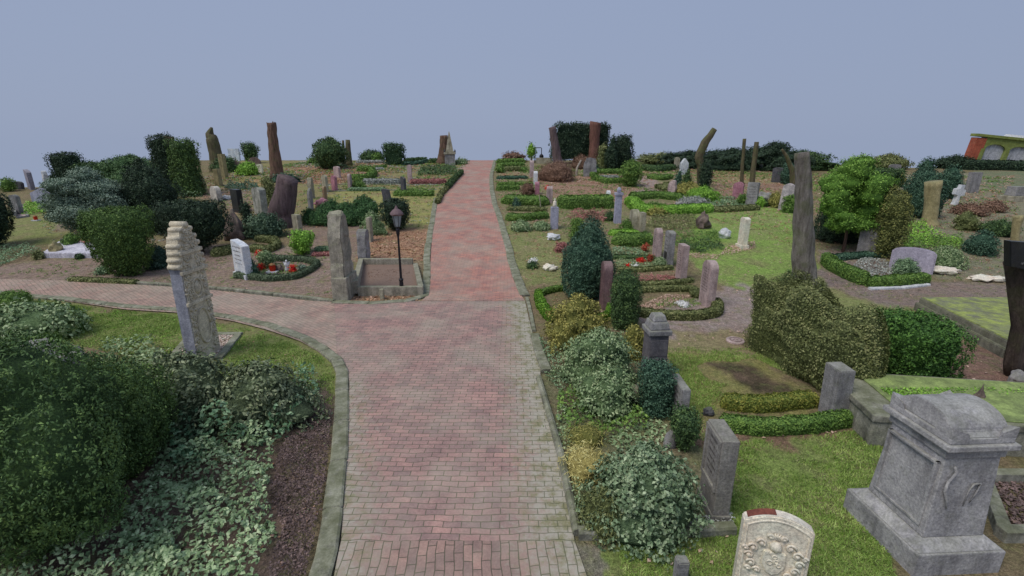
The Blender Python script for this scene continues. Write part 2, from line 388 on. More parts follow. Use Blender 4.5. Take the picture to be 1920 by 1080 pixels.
def cover(name, label, poly, m, hm=.12, ls=.04, dens=1.0, flat=.6, cat='ground cover', asp=.6, kind='stuff', lumps=5, up=0):
    """plants nobody could count, filling a patch of ground"""
    a = polyw(poly); c = sum(a, Vector()) / len(a); s = S(c); ls = max(ls, 3 / s)
    n = int(min(45000, max(80, polyarea(poly) / ls ** 2 * 2.6 * dens))); q = scatter(poly, n); _seed[0] += 1; f = lumpf(lumps, _seed[0])
    P3 = np.stack([q[:, 0], q[:, 1], np.zeros(n)], 1); top = hm * (.65 + .6 * f(P3)); zz = T(q[:, 0], q[:, 1]) + np.maximum(top, .02) * (1 - rng.random(n) ** 2 * .8)
    V, F = leaf_quads(np.stack([q[:, 0] - c.x, q[:, 1] - c.y, zz - c.z], 1), np.tile([0, -.25, 1.], (n, 1)), ls, asp, up, 1.0)
    me = npmesh(name, V, F, [m]); o = link(name, me, None, c); return tag(o, label, cat, None, kind)
# ------------------------------------------------------------------ ground sheet
REG = [  # colour, pixel polygon (later ones lie over earlier ones)
 ((112, 104, 76), [(-1500, 330), (3500, 330), (3500, 2500), (-1500, 2500)]),
 ((112, 112, 78), [(925, 300), (1500, 300), (1500, 470), (960, 520)]),
 ((118, 124, 76), [(925, 420), (1060, 430), (1060, 540), (975, 540)]),
 ((136, 108, 92), [(1000, 330), (1110, 330), (1180, 352), (1250, 356), (1160, 378), (1040, 370)]),
 ((140, 124, 122), [(1195, 328), (1225, 328), (1245, 362), (1200, 362)]),
 ((128, 122, 82), [(1330, 318), (1480, 330), (1480, 345), (1330, 342)]),
 ((134, 108, 96), [(1320, 342), (1490, 345), (1490, 368), (1330, 372)]),
 ((116, 144, 66), [(1290, 490), (1300, 400), (1330, 388), (1495, 385), (1540, 540), (1500, 560), (1400, 545), (1330, 530)]),
 ((120, 132, 76), [(1400, 545), (1530, 500), (1600, 560), (1720, 580), (1760, 620), (1600, 640), (1450, 600)]),
 ((122, 110, 106), [(1535, 470), (1640, 470), (1700, 530), (1930, 530), (1930, 560), (1720, 580), (1620, 565), (1540, 530)]),
 ((116, 116, 98), [(1640, 330), (2100, 310), (2100, 530), (1740, 520), (1660, 440)]),
 ((96, 108, 84), [(1830, 320), (2000, 320), (2000, 372), (1850, 362)]),
 ((122, 96, 86), [(1690, 760), (1780, 640), (1840, 650), (1990, 690), (1990, 800), (1800, 790)]),
 ((142, 130, 128), [(1200, 590), (1335, 545), (1400, 535), (1440, 560), (1440, 640), (1230, 625)]),
 ((132, 124, 92), [(1240, 622), (1420, 622), (1440, 660), (1250, 655)]),
 ((124, 122, 72), [(1240, 650), (1440, 655), (1520, 760), (1360, 770), (1340, 860), (1290, 780), (1230, 720)]),
 ((64, 60, 46), [(1335, 680), (1420, 680), (1490, 740), (1400, 735)]),
 ((114, 134, 66), [(1180, 1500), (1150, 1020), (1370, 1000), (1372, 830), (1640, 805), (1700, 860), (1640, 960), (1760, 1300), (1900, 1800)]),
 ((118, 96, 78), [(1320, 820), (1600, 800), (1680, 790), (1690, 815), (1500, 835), (1340, 842)]),
 ((104, 106, 78), [(1035, 700), (1230, 690), (1330, 830), (1370, 1000), (1080, 1005), (1040, 820)]),
 ((120, 118, 104), [(1075, 1000), (1140, 1015), (1230, 1200), (1300, 1500), (1100, 1500)]),
 ((120, 116, 74), [(430, 300), (885, 298), (810, 440), (560, 440), (430, 400)]),
 ((146, 116, 90), [(535, 345), (560, 312), (610, 300), (665, 312), (760, 318), (700, 330), (640, 345)]),
 ((132, 128, 120), [(560, 303), (600, 298), (608, 306), (570, 312)]),
 ((136, 136, 78), [(605, 372), (640, 358), (750, 356), (822, 352), (812, 425), (720, 425), (640, 400)]),
 ((124, 108, 98), [(540, 420), (720, 415), (700, 490), (560, 500)]),
 ((150, 116, 92), [(690, 445), (740, 425), (808, 432), (806, 492), (680, 492)]),
 ((128, 110, 96), [(340, 352), (470, 350), (480, 395), (430, 400)]),
 ((146, 124, 82), [(450, 334), (500, 334), (510, 352), (440, 346)]),
 ((130, 114, 106), [(-400, 500), (0, 495), (180, 480), (420, 455), (650, 470), (668, 560), (400, 550), (127, 532), (-400, 530)]),
 ((118, 126, 74), [(-400, 470), (0, 458), (175, 458), (180, 400), (100, 385), (0, 390), (-400, 400)]),
 ((128, 114, 100), [(100, 420), (180, 405), (220, 430), (120, 432)]),
 ((152, 120, 96), [(640, 548), (800, 545), (800, 560), (640, 566)]),
 ((112, 124, 66), [(-500, 560), (67, 562), (333, 590), (500, 622), (600, 665), (632, 700), (625, 760), (380, 720), (100, 640), (-500, 620)]),
 ((96, 84, 76), [(240, 680), (590, 700), (628, 760), (610, 900), (570, 1090), (300, 1600), (-900, 1600), (-900, 800)]),
]
def ground():
    az = np.concatenate([np.linspace(-180, -66, 26)[:-1], np.linspace(-66, 66, 900), np.linspace(66, 180, 26)[1:]]) * math.pi / 180
    rr = np.concatenate([[0.02], np.geomspace(1.0, 75, 560), np.geomspace(80, 420, 14)])
    A, Rr = np.meshgrid(az, rr); X = Rr * np.sin(A); Y = Rr * np.cos(A); Z = T(X, Y)
    f1, f2 = lumpf(1.6, 5), lumpf(1.6, 6); g1, g2 = lumpf(7, 7), lumpf(7, 8)
    P = np.stack([X.ravel(), Y.ravel(), 0 * X.ravel()], 1)
    jx = X.ravel() + f1(P) * .25 + g1(P) * .1; jy = Y.ravel() + f2(P) * .3 + g2(P) * .12
    col = np.tile(np.array(L((116, 108, 82))[:3]), (len(P), 1))
    for c, poly in REG:
        a = []
        for px, py in poly:
            if py > 1300: py = 1300
            q = G(px, py); a.append((q.x, q.y))
        k = inpoly(jx, jy, a); k &= (P[:, 1] > -1); cc = np.array(L(c, 1.5)[:3]); col[k] = cc * .88 + cc.mean() * .12
    C = col.reshape(X.shape + (3,))
    for _ in range(2): C[1:-1, 1:-1] = (C[1:-1, 1:-1] * 2 + C[:-2, 1:-1] + C[2:, 1:-1] + C[1:-1, :-2] + C[1:-1, 2:]) / 6
    r_, c_ = X.shape; idx = np.arange(r_ * c_).reshape(r_, c_)
    F = np.stack([idx[:-1, :-1], idx[:-1, 1:], idx[1:, 1:], idx[1:, :-1]], -1).reshape(-1, 4)[:, ::-1]
    m, n, b = newmat('ground of moss, soil and litter'); at = N(n, 'ShaderNodeAttribute', attribute_name='Col'); tc = N(n, 'ShaderNodeTexCoord'); v = tc.outputs['Object']
    n1 = noise(n, v, 1.1, 5, .65); n2 = noise(n, v, 8, 6, .7); n3 = noise(n, v, 55, 4, .7); n4 = noise(n, v, 2.7, 5, .7)
    col_ = mix(n, mathn(n, 'MULTIPLY', ramp(n, n1, .42, .62), .45), at.outputs['Color'], L((128, 108, 96), 1.4))
    col_ = mix(n, mathn(n, 'MULTIPLY', ramp(n, n4, .5, .64), .5), col_, L((108, 116, 74), 1.4))
    col_ = mix(n, .85, col_, ramp(n, n2, .25, .75, (.42, .43, .42, 1), (1.6, 1.58, 1.5, 1)), 'MULTIPLY')
    n5 = noise(n, v, 22, 5, .75)
    col_ = mix(n, 1, col_, ramp(n, n5, .3, .7, (.5, .5, .5, 1), (1.5, 1.48, 1.45, 1)), 'MULTIPLY')
    col_ = mix(n, .9, col_, ramp(n, n3, .3, .7, (.45, .45, .43, 1), (1.55, 1.5, 1.45, 1)), 'MULTIPLY')
    vo = N(n, 'ShaderNodeTexVoronoi'); vo.inputs['Scale'].default_value = 9; n.links.new(v, vo.inputs['Vector'])
    fl = mathn(n, 'MULTIPLY', ramp(n, vo.outputs['Distance'], .10, .16, (1, 1, 1, 1), (0, 0, 0, 1)), ramp(n, n1, .45, .6))
    col_ = mix(n, mathn(n, 'MULTIPLY', fl, .7), col_, L((170, 140, 116)))
    n.links.new(col_, b.inputs['Base Color']); b.inputs['Roughness'].default_value = .95; b.inputs['Specular IOR Level'].default_value = .1
    bump(n, b, mathn(n, 'ADD', n2, n3), .8, .05)
    me = npmesh('ground', np.stack([X.ravel(), Y.ravel(), Z.ravel()], 1), F, [m], smooth=True)
    ca = me.color_attributes.new('Col', 'FLOAT_COLOR', 'POINT'); arr = np.ones((r_ * c_, 4), np.float32); arr[:, :3] = C.reshape(-1, 3); ca.data.foreach_set('color', arr.ravel())
    tag(link('ground', me), kind='structure')
ground()
# ------------------------------------------------------------------ brick paths
def brick_mat(name, c1, c2, cm, rot=0, bw=.235, rh=.105, edge=(166, 162, 146), edgek=.85):
    m, n, b = newmat(name); tc = N(n, 'ShaderNodeTexCoord'); mp = N(n, 'ShaderNodeMapping'); mp.inputs['Rotation'].default_value = (0, 0, R(rot))
    wob = noise(n, tc.outputs['UV'], 1.3, 2); 
    nv = N(n, 'ShaderNodeTexNoise'); nv.inputs['Scale'].default_value = 2.2; n.links.new(tc.outputs['UV'], nv.inputs['Vector'])
    vm = N(n, 'ShaderNodeVectorMath', operation='MULTIPLY_ADD'); n.links.new(nv.outputs['Color'], vm.inputs[0]); vm.inputs[1].default_value = (.06, .1, 0); n.links.new(tc.outputs['UV'], vm.inputs[2])
    n.links.new(vm.outputs[0], mp.inputs[0]); v = mp.outputs[0]
    bt = N(n, 'ShaderNodeTexBrick'); bt.inputs['Scale'].default_value = 1; bt.inputs['Brick Width'].default_value = bw; bt.inputs['Row Height'].default_value = rh
    bt.inputs['Mortar Size'].default_value = .0065; bt.inputs['Mortar Smooth'].default_value = .5; bt.inputs['Color1'].default_value = L(c1); bt.inputs['Color2'].default_value = L(c2); bt.inputs['Mortar'].default_value = L(cm); bt.inputs['Bias'].default_value = -.1
    n.links.new(v, bt.inputs['Vector'])
    a = noise(n, tc.outputs['UV'], .7, 5, .65); f = noise(n, tc.outputs['UV'], 30, 5, .7); g = noise(n, tc.outputs['UV'], 4, 5, .7); g2 = noise(n, tc.outputs['UV'], 11, 4, .7)
    col = mix(n, .8, bt.outputs['Color'], ramp(n, f, .25, .75, (.68, .68, .68, 1), (1.25, 1.25, 1.25, 1)), 'MULTIPLY')
    col = mix(n, .7, col, ramp(n, g, .3, .7, (.78, .78, .8, 1), (1.18, 1.15, 1.12, 1)), 'MULTIPLY')
    col = mix(n, mathn(n, 'MULTIPLY', ramp(n, a, .42, .62), .6), col, L((160, 150, 136)))
    a2 = noise(n, tc.outputs['UV'], 1.7, 6, .75); col = mix(n, .8, col, ramp(n, a2, .3, .7, (.72, .72, .74, 1), (1.22, 1.2, 1.17, 1)), 'MULTIPLY')
    at = N(n, 'ShaderNodeAttribute', attribute_name='edge')
    e = mathn(n, 'ADD', mathn(n, 'MULTIPLY', at.outputs['Fac'], 1.25), mathn(n, 'MULTIPLY', mathn(n, 'SUBTRACT', g2, .5), 1.6)); e = mathn(n, 'MULTIPLY', ramp(n, e, .35, .95), edgek)
    ec = mix(n, ramp(n, g, .45, .6), L(edge), L((122, 124, 88)))
    ec = mix(n, mathn(n, 'MULTIPLY', bt.outputs['Fac'], .6), ec, L((84, 84, 68)))
    col = mix(n, e, col, ec)
    jm = mathn(n, 'MULTIPLY', mathn(n, 'MULTIPLY', bt.outputs['Fac'], ramp(n, a, .35, .6)), .6); col = mix(n, jm, col, L((98, 104, 66)))
    n.links.new(col, b.inputs['Base Color']); b.inputs['Roughness'].default_value = .85
    bump(n, b, mathn(n, 'SUBTRACT', mathn(n, 'MULTIPLY', f, .3), bt.outputs['Fac']), .6, .012); return m
def strip(name, Lp, Rp, m, lift=.03, nu=24, edge=(1, 1), fade=None, sub=.12):
    """paved strip between two matched lists of photograph points"""
    A = polyw(Lp); B = polyw(Rp); ra, rb = [], []
    for i in range(len(A) - 1):
        k = max(1, int(max((A[i + 1] - A[i]).length, (B[i + 1] - B[i]).length) / sub))
        for j in range(k): ra.append(A[i].lerp(A[i + 1], j / k)); rb.append(B[i].lerp(B[i + 1], j / k))
    ra.append(A[-1]); rb.append(B[-1]); n = len(ra)
    a = np.array(ra)[:, :2]; b = np.array(rb)[:, :2]
    for _ in range(6):
        a[1:-1] = (a[:-2] + 2 * a[1:-1] + a[2:]) / 4; b[1:-1] = (b[:-2] + 2 * b[1:-1] + b[2:]) / 4
    t = np.linspace(0, 1, nu)[None, :, None]; P = a[:, None] * (1 - t) + b[:, None] * t; Z = T(P[..., 0], P[..., 1]) + lift
    V = np.concatenate([P, Z[..., None]], -1).reshape(-1, 3); idx = np.arange(n * nu).reshape(n, nu)
    F = np.stack([idx[:-1, :-1], idx[:-1, 1:], idx[1:, 1:], idx[1:, :-1]], -1).reshape(-1, 4)
    me = npmesh(name, V, F, [m]); uv = me.uv_layers.new(name='UVMap'); uv.data.foreach_set('uv', V[F.ravel()][:, :2].astype(np.float32).ravel())
    wd = np.linalg.norm(a - b, axis=1)[:, None]; tt = np.linspace(0, 1, nu)[None]
    ed = np.maximum(np.clip(1 - tt * wd / 1.0, 0, 1) * edge[0], np.clip(1 - (1 - tt) * wd / 1.2, 0, 1) * edge[1])
    if fade: ed = np.where(P[..., 1] > fade, np.clip(1 - (1 - tt) * wd / 1.2, 0, 1) * edge[1], ed)
    at = me.attributes.new('edge', 'FLOAT', 'POINT'); at.data.foreach_set('value', ed.astype(np.float32).ravel())
    o = link(name, me); return tag(o, kind='structure')
BR1 = brick_mat('worn purple brick', (168, 135, 126), (140, 118, 113), (104, 98, 86))
BR2 = brick_mat('branch brick', (170, 142, 128), (148, 128, 116), (112, 104, 96), rot=38)
BR3 = brick_mat('red brick', (184, 132, 116), (156, 120, 112), (118, 100, 92), edgek=.35)
BR4 = brick_mat('soldier course brick', (164, 134, 122), (136, 116, 108), (92, 84, 76), rot=86)
strip('lower_brick_path', [(640, 1018), (648, 900), (652, 800), (656, 720), (654, 700), (633, 690), (630, 640), (628, 600), (627, 568)],
      [(1077, 1018), (1060, 910), (1036, 800), (1012, 715), (1014, 690), (1013, 680), (1002, 640), (993, 605), (984, 564)], BR1, edge=(.62, .95), fade=G(650, 715).y)
strip('soldier_brick_course', [(600, 1300), (626, 1080), (640, 1018)], [(1160, 1300), (1100, 1080), (1077, 1018)], BR4, edge=(.6, .8))
strip('branch_brick_path', [(-260, 540), (-100, 548), (0, 555), (67, 560), (133, 567), (233, 582), (333, 588), (433, 603), (500, 620), (567, 643), (600, 663), (633, 690)],
      [(-260, 518), (-100, 521), (0, 525), (67, 526), (127, 528), (233, 534), (333, 540), (400, 546), (450, 551), (533, 560), (580, 566), (627, 568)], BR2, lift=.034, edge=(.35, .35))
strip('upper_brick_path', [(790, 566), (805, 553), (806, 520), (808, 480), (811, 440), (818, 397), (821, 378), (830, 358), (850, 342), (865, 327), (862, 314), (873, 303), (884, 298.6)],
      [(984, 566), (976, 553), (962, 520), (952, 480), (943, 440), (928, 397), (924, 378), (920, 358), (919, 342), (920, 327), (922, 314), (926, 303), (929, 298.6)], BR3, lift=.038, edge=(.3, .3))
def kerb(name, pts, wm, hm, m=SMO, stone=1.0, round_=False):
    """row of kerb stones along photograph points"""
    P = resample(polyw(pts), .12); bm = bmesh.new(); n = len(P); acc = 0; start = 0; jit = 0
    prof = [(-.5, -.3), (-.5, .75), (-.38, 1), (.38, 1), (.5, .75), (.5, -.3)] if not round_ else [(-.5, -.3), (-.5, .4), (-.35, .8), (0, 1), (.35, .8), (.5, .4), (.5, -.3)]
    rings = []; rnd = random.Random(len(pts))
    for i, p in enumerate(P):
        d = (P[min(i + 1, n - 1)] - P[max(i - 1, 0)]); d.z = 0; d.normalize(); q = Vector((-d.y, d.x, 0))
        if i: acc += (P[i] - P[i - 1]).length
        gap = acc > stone or i == 0 or i == n - 1
        if acc > stone: acc = 0; jit = rnd.uniform(-.012, .012); 
        z0 = Tz(p.x, p.y)
        def ring(pp, k, j):
            return [bm.verts.new((pp.x + q.x * (a * wm * k + j), pp.y + q.y * (a * wm * k + j), z0 + b_ * hm * (k if b_ > 0 else 1) + mnoise.noise(Vector((pp.x * 3, pp.y * 3, a))) * .012 + j * .6)) for a, b_ in prof]
        if gap and 0 < i < n - 1:
            rings.append(ring(p - d * .02, 1, jit)); rings.append(ring(p - d * .012, .82, jit)); rings.append(ring(p + d * .012, .82, jit)); rings.append(ring(p + d * .02, 1, jit))
        else: rings.append(ring(p, 1, jit))
    for a, b_ in zip(rings[:-1], rings[1:]):
        for k in range(len(prof) - 1): bm.faces.new((a[k], a[k + 1], b_[k + 1], b_[k]))
    bm.faces.new(rings[0]); bm.faces.new(rings[-1][::-1])
    bmesh.ops.recalc_face_normals(bm, faces=bm.faces)
    o = bmesh_out(name, bm, m); return tag(o, kind='structure')
kerb('path_kerb', [(560, 1300), (595, 1100), (612, 1040), (625, 960), (636, 860), (640, 780), (642, 700), (632, 678), (606, 657), (570, 636), (505, 612), (435, 597), (333, 583), (233, 576), (133, 563), (60, 557), (0, 551), (-200, 540)], .24, .07)
kerb('path_kerb', [(1010, 712), (1030, 780), (1052, 860), (1066, 930), (1082, 1006)], .12, .11, round_=True, stone=1.6)
kerb('path_kerb', [(1003, 632), (1010, 660), (1026, 700)], .22, .1)
kerb('path_kerb', [(928, 300), (921, 330), (922, 358), (928, 385), (940, 418), (950, 452), (958, 486), (968, 520), (985, 556)], .3, .07)
kerb('path_kerb', [(988, 560), (996, 590), (1001, 622)], .1, .06)
kerb('path_kerb', [(627, 567), (533, 556), (433, 545), (333, 537), (233, 531), (127, 525)], .14, .09)
kerb('path_kerb', [(625, 568), (700, 570), (760, 566), (796, 556), (801, 520), (800, 486), (806, 440), (813, 400), (817, 372)], .26, .06)
kerb('path_kerb', [(1084, 1006), (1200, 1006), (1300, 1000), (1375, 996)], .13, .12, stone=1.3)
# ------------------------------------------------------------------ headstones
def outline(kind, w, h, k=0):
    a = w / 2; P = []
    if kind == 'rect': P = [(-a, 0), (a, 0), (a, h), (-a, h)]
    elif kind == 'round':
        c = h - a * .8; P = [(-a, 0), (a, 0)] + [(a * math.cos(t), c + a * .8 * math.sin(t)) for t in np.linspace(0, math.pi, 15)]
    elif kind == 'arch':
        c = h - a * .3; P = [(-a, 0), (a, 0)] + [(a * math.cos(t), c + a * .3 * math.sin(t)) for t in np.linspace(0, math.pi, 11)]
    elif kind == 'shoulder':
        c = h - a * .55; b = a * .62; P = [(-a, 0), (a, 0), (a, c), (b, c + a * .04)] + [(b * math.cos(t), c + .04 * a + a * .5 * math.sin(t)) for t in np.linspace(.25, math.pi - .25, 9)] + [(-b, c + a * .04), (-a, c)]
    elif kind == 'gable': P = [(-a, 0), (a, 0), (a, h * .72), (0, h), (-a, h * .72)]
    elif kind == 'slant': P = [(-a, 0), (a, 0), (a * .95, h * .86), (a * .2, h * .95), (-a * .9, h)]
    elif kind == 'wave': P = [(-a, 0), (a, 0), (a, h * .8), (a * .7, h * .93), (a * .2, h), (-a * .35, h * .95), (-a * .8, h * .82), (-a, h * .8)]
    elif kind == 'rough':
        r = random.Random(int(k * 10 + w * 100)); P = [(-a, 0), (a, 0)] + [(a * (1 + r.uniform(-.14, .08)), h * t) for t in (.25, .5, .75)] + [(a * .75, h * .93), (a * .1, h * r.uniform(.96, 1)), (-a * .6, h * r.uniform(.86, .96))] + [(-a * (1 + r.uniform(-.14, .08)), h * t) for t in (.72, .45, .2)]
    return P
def slab_bm(bm, P, t, bev=.012, y0=0, jit=0, mi=0):
    fr = [bm.verts.new((x, y0 - t / 2, z)) for x, z in P]; bk = [bm.verts.new((x, y0 + t / 2, z)) for x, z in P]; n = len(P)
    fs = [bm.faces.new(fr), bm.faces.new(bk[::-1])] + [bm.faces.new((fr[(i + 1) % n], fr[i], bk[i], bk[(i + 1) % n])) for i in range(n)]
    bmesh.ops.recalc_face_normals(bm, faces=fs)
    if bev:
        es = [e for e in {e for f in fs for e in f.edges} if e.calc_face_angle(0) > .5]
        bmesh.ops.bevel(bm, geom=es, offset=min(bev, t * .2), segments=2, affect='EDGES')
def marks(w, h, rows, t, x0=0, z0=.3, z1=.85, seed=1, hgt=None):
    """rows of worn lettering too weathered to read"""
    bm = bmesh.new(); r = random.Random(seed); dz = (z1 - z0) * h / max(rows, 1)
    for i in range(rows):
        z = z1 * h - i * dz; ww = w * r.uniform(.45, .78); x = -ww / 2; ch = hgt or min(.045, dz * .55)
        while x < ww / 2:
            k = ch * r.uniform(.25, .5)
            for _ in range(2):
                dx = r.uniform(0, ch * .3); a = bm.verts.new((x0 + x + dx, -t / 2 - .002, z)); b = bm.verts.new((x0 + x + dx + ch * .13, -t / 2 - .002, z)); c = bm.verts.new((x0 + x + dx + ch * .13, -t / 2 - .002, z - ch)); d = bm.verts.new((x0 + x + dx, -t / 2 - .002, z - ch)); bm.faces.new((d, c, b, a))
            a = bm.verts.new((x0 + x, -t / 2 - .0025, z - ch * .4)); b = bm.verts.new((x0 + x + k, -t / 2 - .0025, z - ch * .4)); c = bm.verts.new((x0 + x + k, -t / 2 - .0025, z - ch * .55)); d = bm.verts.new((x0 + x, -t / 2 - .0025, z - ch * .55)); bm.faces.new((d, c, b, a))
            x += k + ch * .22
            if r.random() < .16: x += ch * .5
    return bm
def stone(label, bx, by, ty, wpx, face='L', kind='round', m=None, wm=.55, ins=0, plinth=0, t=None, lean=0, name='headstone', cat='headstone', tilt=0, group=None, plaque=None, bev=.012):
    m = m or SG; p = G(bx, by); s = S(p); h = H(p, ty); d = depth(p)
    if face in 'LR': yaw = -90 if face == 'L' else 90; th = t or min(.34, max(.09, wpx / s - abs(p.x) * wm / d)); w_ = wm
    else: yaw = 0; w_ = wpx / s; th = t or .16
    if face == 'A': yaw = -38; w_ *= 1.05
    if face == 'B': yaw = 38; w_ *= 1.05
    root = empty(name, p + Vector((0, 0, -.03)), R(yaw)); tag(root, label, cat, group)
    root.rotation_euler = (R(tilt), R(lean), R(yaw))
    z0 = 0
    if plinth:
        bm = bmesh.new(); z0 = min(.16, h * .16); box(bm, -w_ / 2 - .05, w_ / 2 + .05, -th / 2 - .05, th / 2 + .05, -.05, z0, .01); bmesh_out('plinth', bm, m, root)
    bm = bmesh.new(); P = [(x, z + z0 - (.05 if z == 0 and not z0 else 0)) for x, z in outline(kind, w_, h - z0, bx)]; slab_bm(bm, P, th, bev)
    if kind == 'rough':
        bmesh.ops.triangulate(bm, faces=bm.faces); bmesh.ops.subdivide_edges(bm, edges=bm.edges, cuts=1)
        for v in bm.verts: v.co += Vector((mnoise.noise(v.co * 4 + Vector((bx, 0, 0))), mnoise.noise(v.co * 4 + Vector((0, by, 0))), 0)) * .035
    bmesh_out('slab', bm, m, root)
    if ins: bmesh_out('inscription', marks(w_ * .95, h, ins, th, seed=int(bx)), STI, root)
    if plaque:
        bm = bmesh.new(); box(bm, -w_ * .3, w_ * .3, -th / 2 - .012, -th / 2 - .001, h * plaque[0], h * plaque[1], .003); bmesh_out('plaque', bm, SB, root)
    return root
def boulder(label, bx, by, ty, wpx, m=None, name='boulder', cat='boulder', wy=None, seed=1, amp=.18, pointed=0):
    p = G(bx, by); s = S(p); h = H(p, ty); a = wpx / s / 2; bm = bmesh.new(); blob(bm, (0, 0, h * .42), (a, wy or a * .8, h * .6), 4, amp, seed, fr=2.1)
    for v in bm.verts:
        v.co += Vector((mnoise.noise(v.co * 5), mnoise.noise(v.co * 5 + Vector((9, 0, 0))), mnoise.noise(v.co * 5 + Vector((0, 9, 0))))) * a * .12
        if pointed: k = max(0, v.co.z / h); v.co.x *= 1.15 - pointed * k; v.co.y *= 1.15 - pointed * k
    return tag(bmesh_out(name, bm, m or SBR, loc=p, smooth=True), label, cat)
def trunk(label, pts, m, name='tree_stump', cat='tree stump', stubs=None, flare=1.25, seed=1, top='cut'):
    """pts: (px, py, width_px); the first is at the ground, the others at that depth"""
    p = G(pts[0][0], pts[0][1]); s = S(p); P, Rd = [], []
    for px, py, wp in pts:
        z = H(p, py) if py < pts[0][1] else -.1; q = Vector((p.x, p.y, p.z + z)); x = (px - 960) / FPX * depth(q) - p.x; P.append(Vector((x, 0, z))); Rd.append(wp / 2 / (FPX / depth(q)))
    PP, RR = [], []
    for i in range(len(P) - 1):
        for j in range(6):
            PP.append(P[i].lerp(P[i + 1], j / 6)); RR.append(Rd[i] + (Rd[i + 1] - Rd[i]) * j / 6)
    PP.append(P[-1]); RR.append(Rd[-1]); RR[0] *= flare; RR[1] *= (1 + (flare - 1) * .4)
    for i in range(1, len(PP) - 1): PP[i] += Vector((mnoise.noise(Vector((i * .4, seed, 0))), mnoise.noise(Vector((i * .4, 0, seed))), 0)) * RR[i] * .14
    bm = bmesh.new(); tube(bm, PP, RR, 24, wob=.16, seed=seed)
    if top == 'torn':
        tv = sorted(bm.verts, key=lambda v: -v.co.z)[:18]
        for i, v in enumerate(tv): v.co.z += random.uniform(-.3, .25) * RR[-1] * 2
    o = bmesh_out(name, bm, m, loc=p, smooth=True); return tag(o, label, cat)
# ================================================================== the near left: conifer, shrubs, carved stele
shrub('clipped_conifer', 'large dark green conifer shrub filling the near left corner beside the ivy', 95, 1010, 640, 350, 'ball', fol('near conifer', (42, 60, 36), (68, 92, 50), (112, 136, 74), 2), .042, 'conifer', wy=2.1, amp=.2, asp=.42, up=.7, dens=.9, lump=5)
shrub('clipped_conifer', 'green conifer lobe with rounded top behind the big near left shrub', 225, 880, 690, 190, 'ball', fol('near juniper', (46, 66, 36), (76, 100, 52), (120, 142, 76), 2), .04, 'conifer', amp=.2, up=.6, asp=.42, lump=5, wy=1.6)
shrub('rhododendron', 'grey-green rhododendron with drooping leaves right behind the carved stele bed', 355, 790, 668, 180, 'dome', FR, .085, 'shrub', amp=.34, wy=1.3, asp=.42, dens=1.2, lump=3)
shrub('rhododendron', 'grey-green rhododendron nearest the bend of the brick branch path', 490, 785, 688, 190, 'dome', FR, .085, 'shrub', amp=.34, wy=1.1, asp=.42, dens=1.2, lump=3)
cover('ivy_bed', 'glossy dark green leaves spreading between rhododendrons and brown heather', [(330, 830), (400, 780), (520, 740), (595, 715), (600, 760), (540, 830), (430, 850), (330, 900)], fol('glossy leaves', (48, 74, 50), (84, 114, 80), (140, 162, 128), 6), .55, .08, 1.7)
cover('ivy_bed', 'pale blue-green ivy carpet in the near left bed', [(240, 1110), (230, 960), (310, 850), (440, 820), (520, 840), (500, 930), (520, 1010), (480, 1100)], fol('bright ivy', (74, 94, 62), (116, 138, 98), (172, 184, 146), 6), .3, .07, 1.6)
cover('ivy_bed', 'pale green ivy along the bottom left edge of the picture', [(-100, 1190), (0, 1075), (120, 1060), (250, 1000), (320, 980), (360, 1200)], fol('bright ivy', 0, 0, 0), .3, .065, 1.6)
cover('heather_bed', 'dark brown withered heather beside the left path kerb', [(500, 1100), (530, 990), (505, 930), (530, 840), (600, 770), (622, 775), (612, 900), (592, 1010), (570, 1100)], FPU, .13, .035, 1.3)
cover('ivy_bed', 'light green ivy patch left behind the pale boulder', [(180, 700), (200, 640), (290, 650), (330, 690), (300, 730)], FV, .3, .09, 1.0)
shrub('ivy_mound', 'leafy pale green ivy mound at the left edge below the branch path', 60, 632, 572, 170, 'dome', FV, .09, 'shrub', amp=.15, asp=.7, wy=1.5)
hedge('bright low hedge strip behind the ivy mound at the left edge', [(60, 585), (120, 590), (155, 603)], 18, .3, FM)
hedge('bright low hedge strip in front of the ivy mound at the left edge', [(-60, 650), (60, 650), (110, 640), (160, 615)], 20, .3, FM)
shrub('ball_shrub', 'round clipped box ball at the left edge below the branch path', 24, 574, 546, 54, 'ball', FM, .03, 'shrub', amp=.05)
boulder('pale grey and white smooth boulder half behind the near left conifer', 70, 735, 655, 190, SG, seed=4, amp=.12)
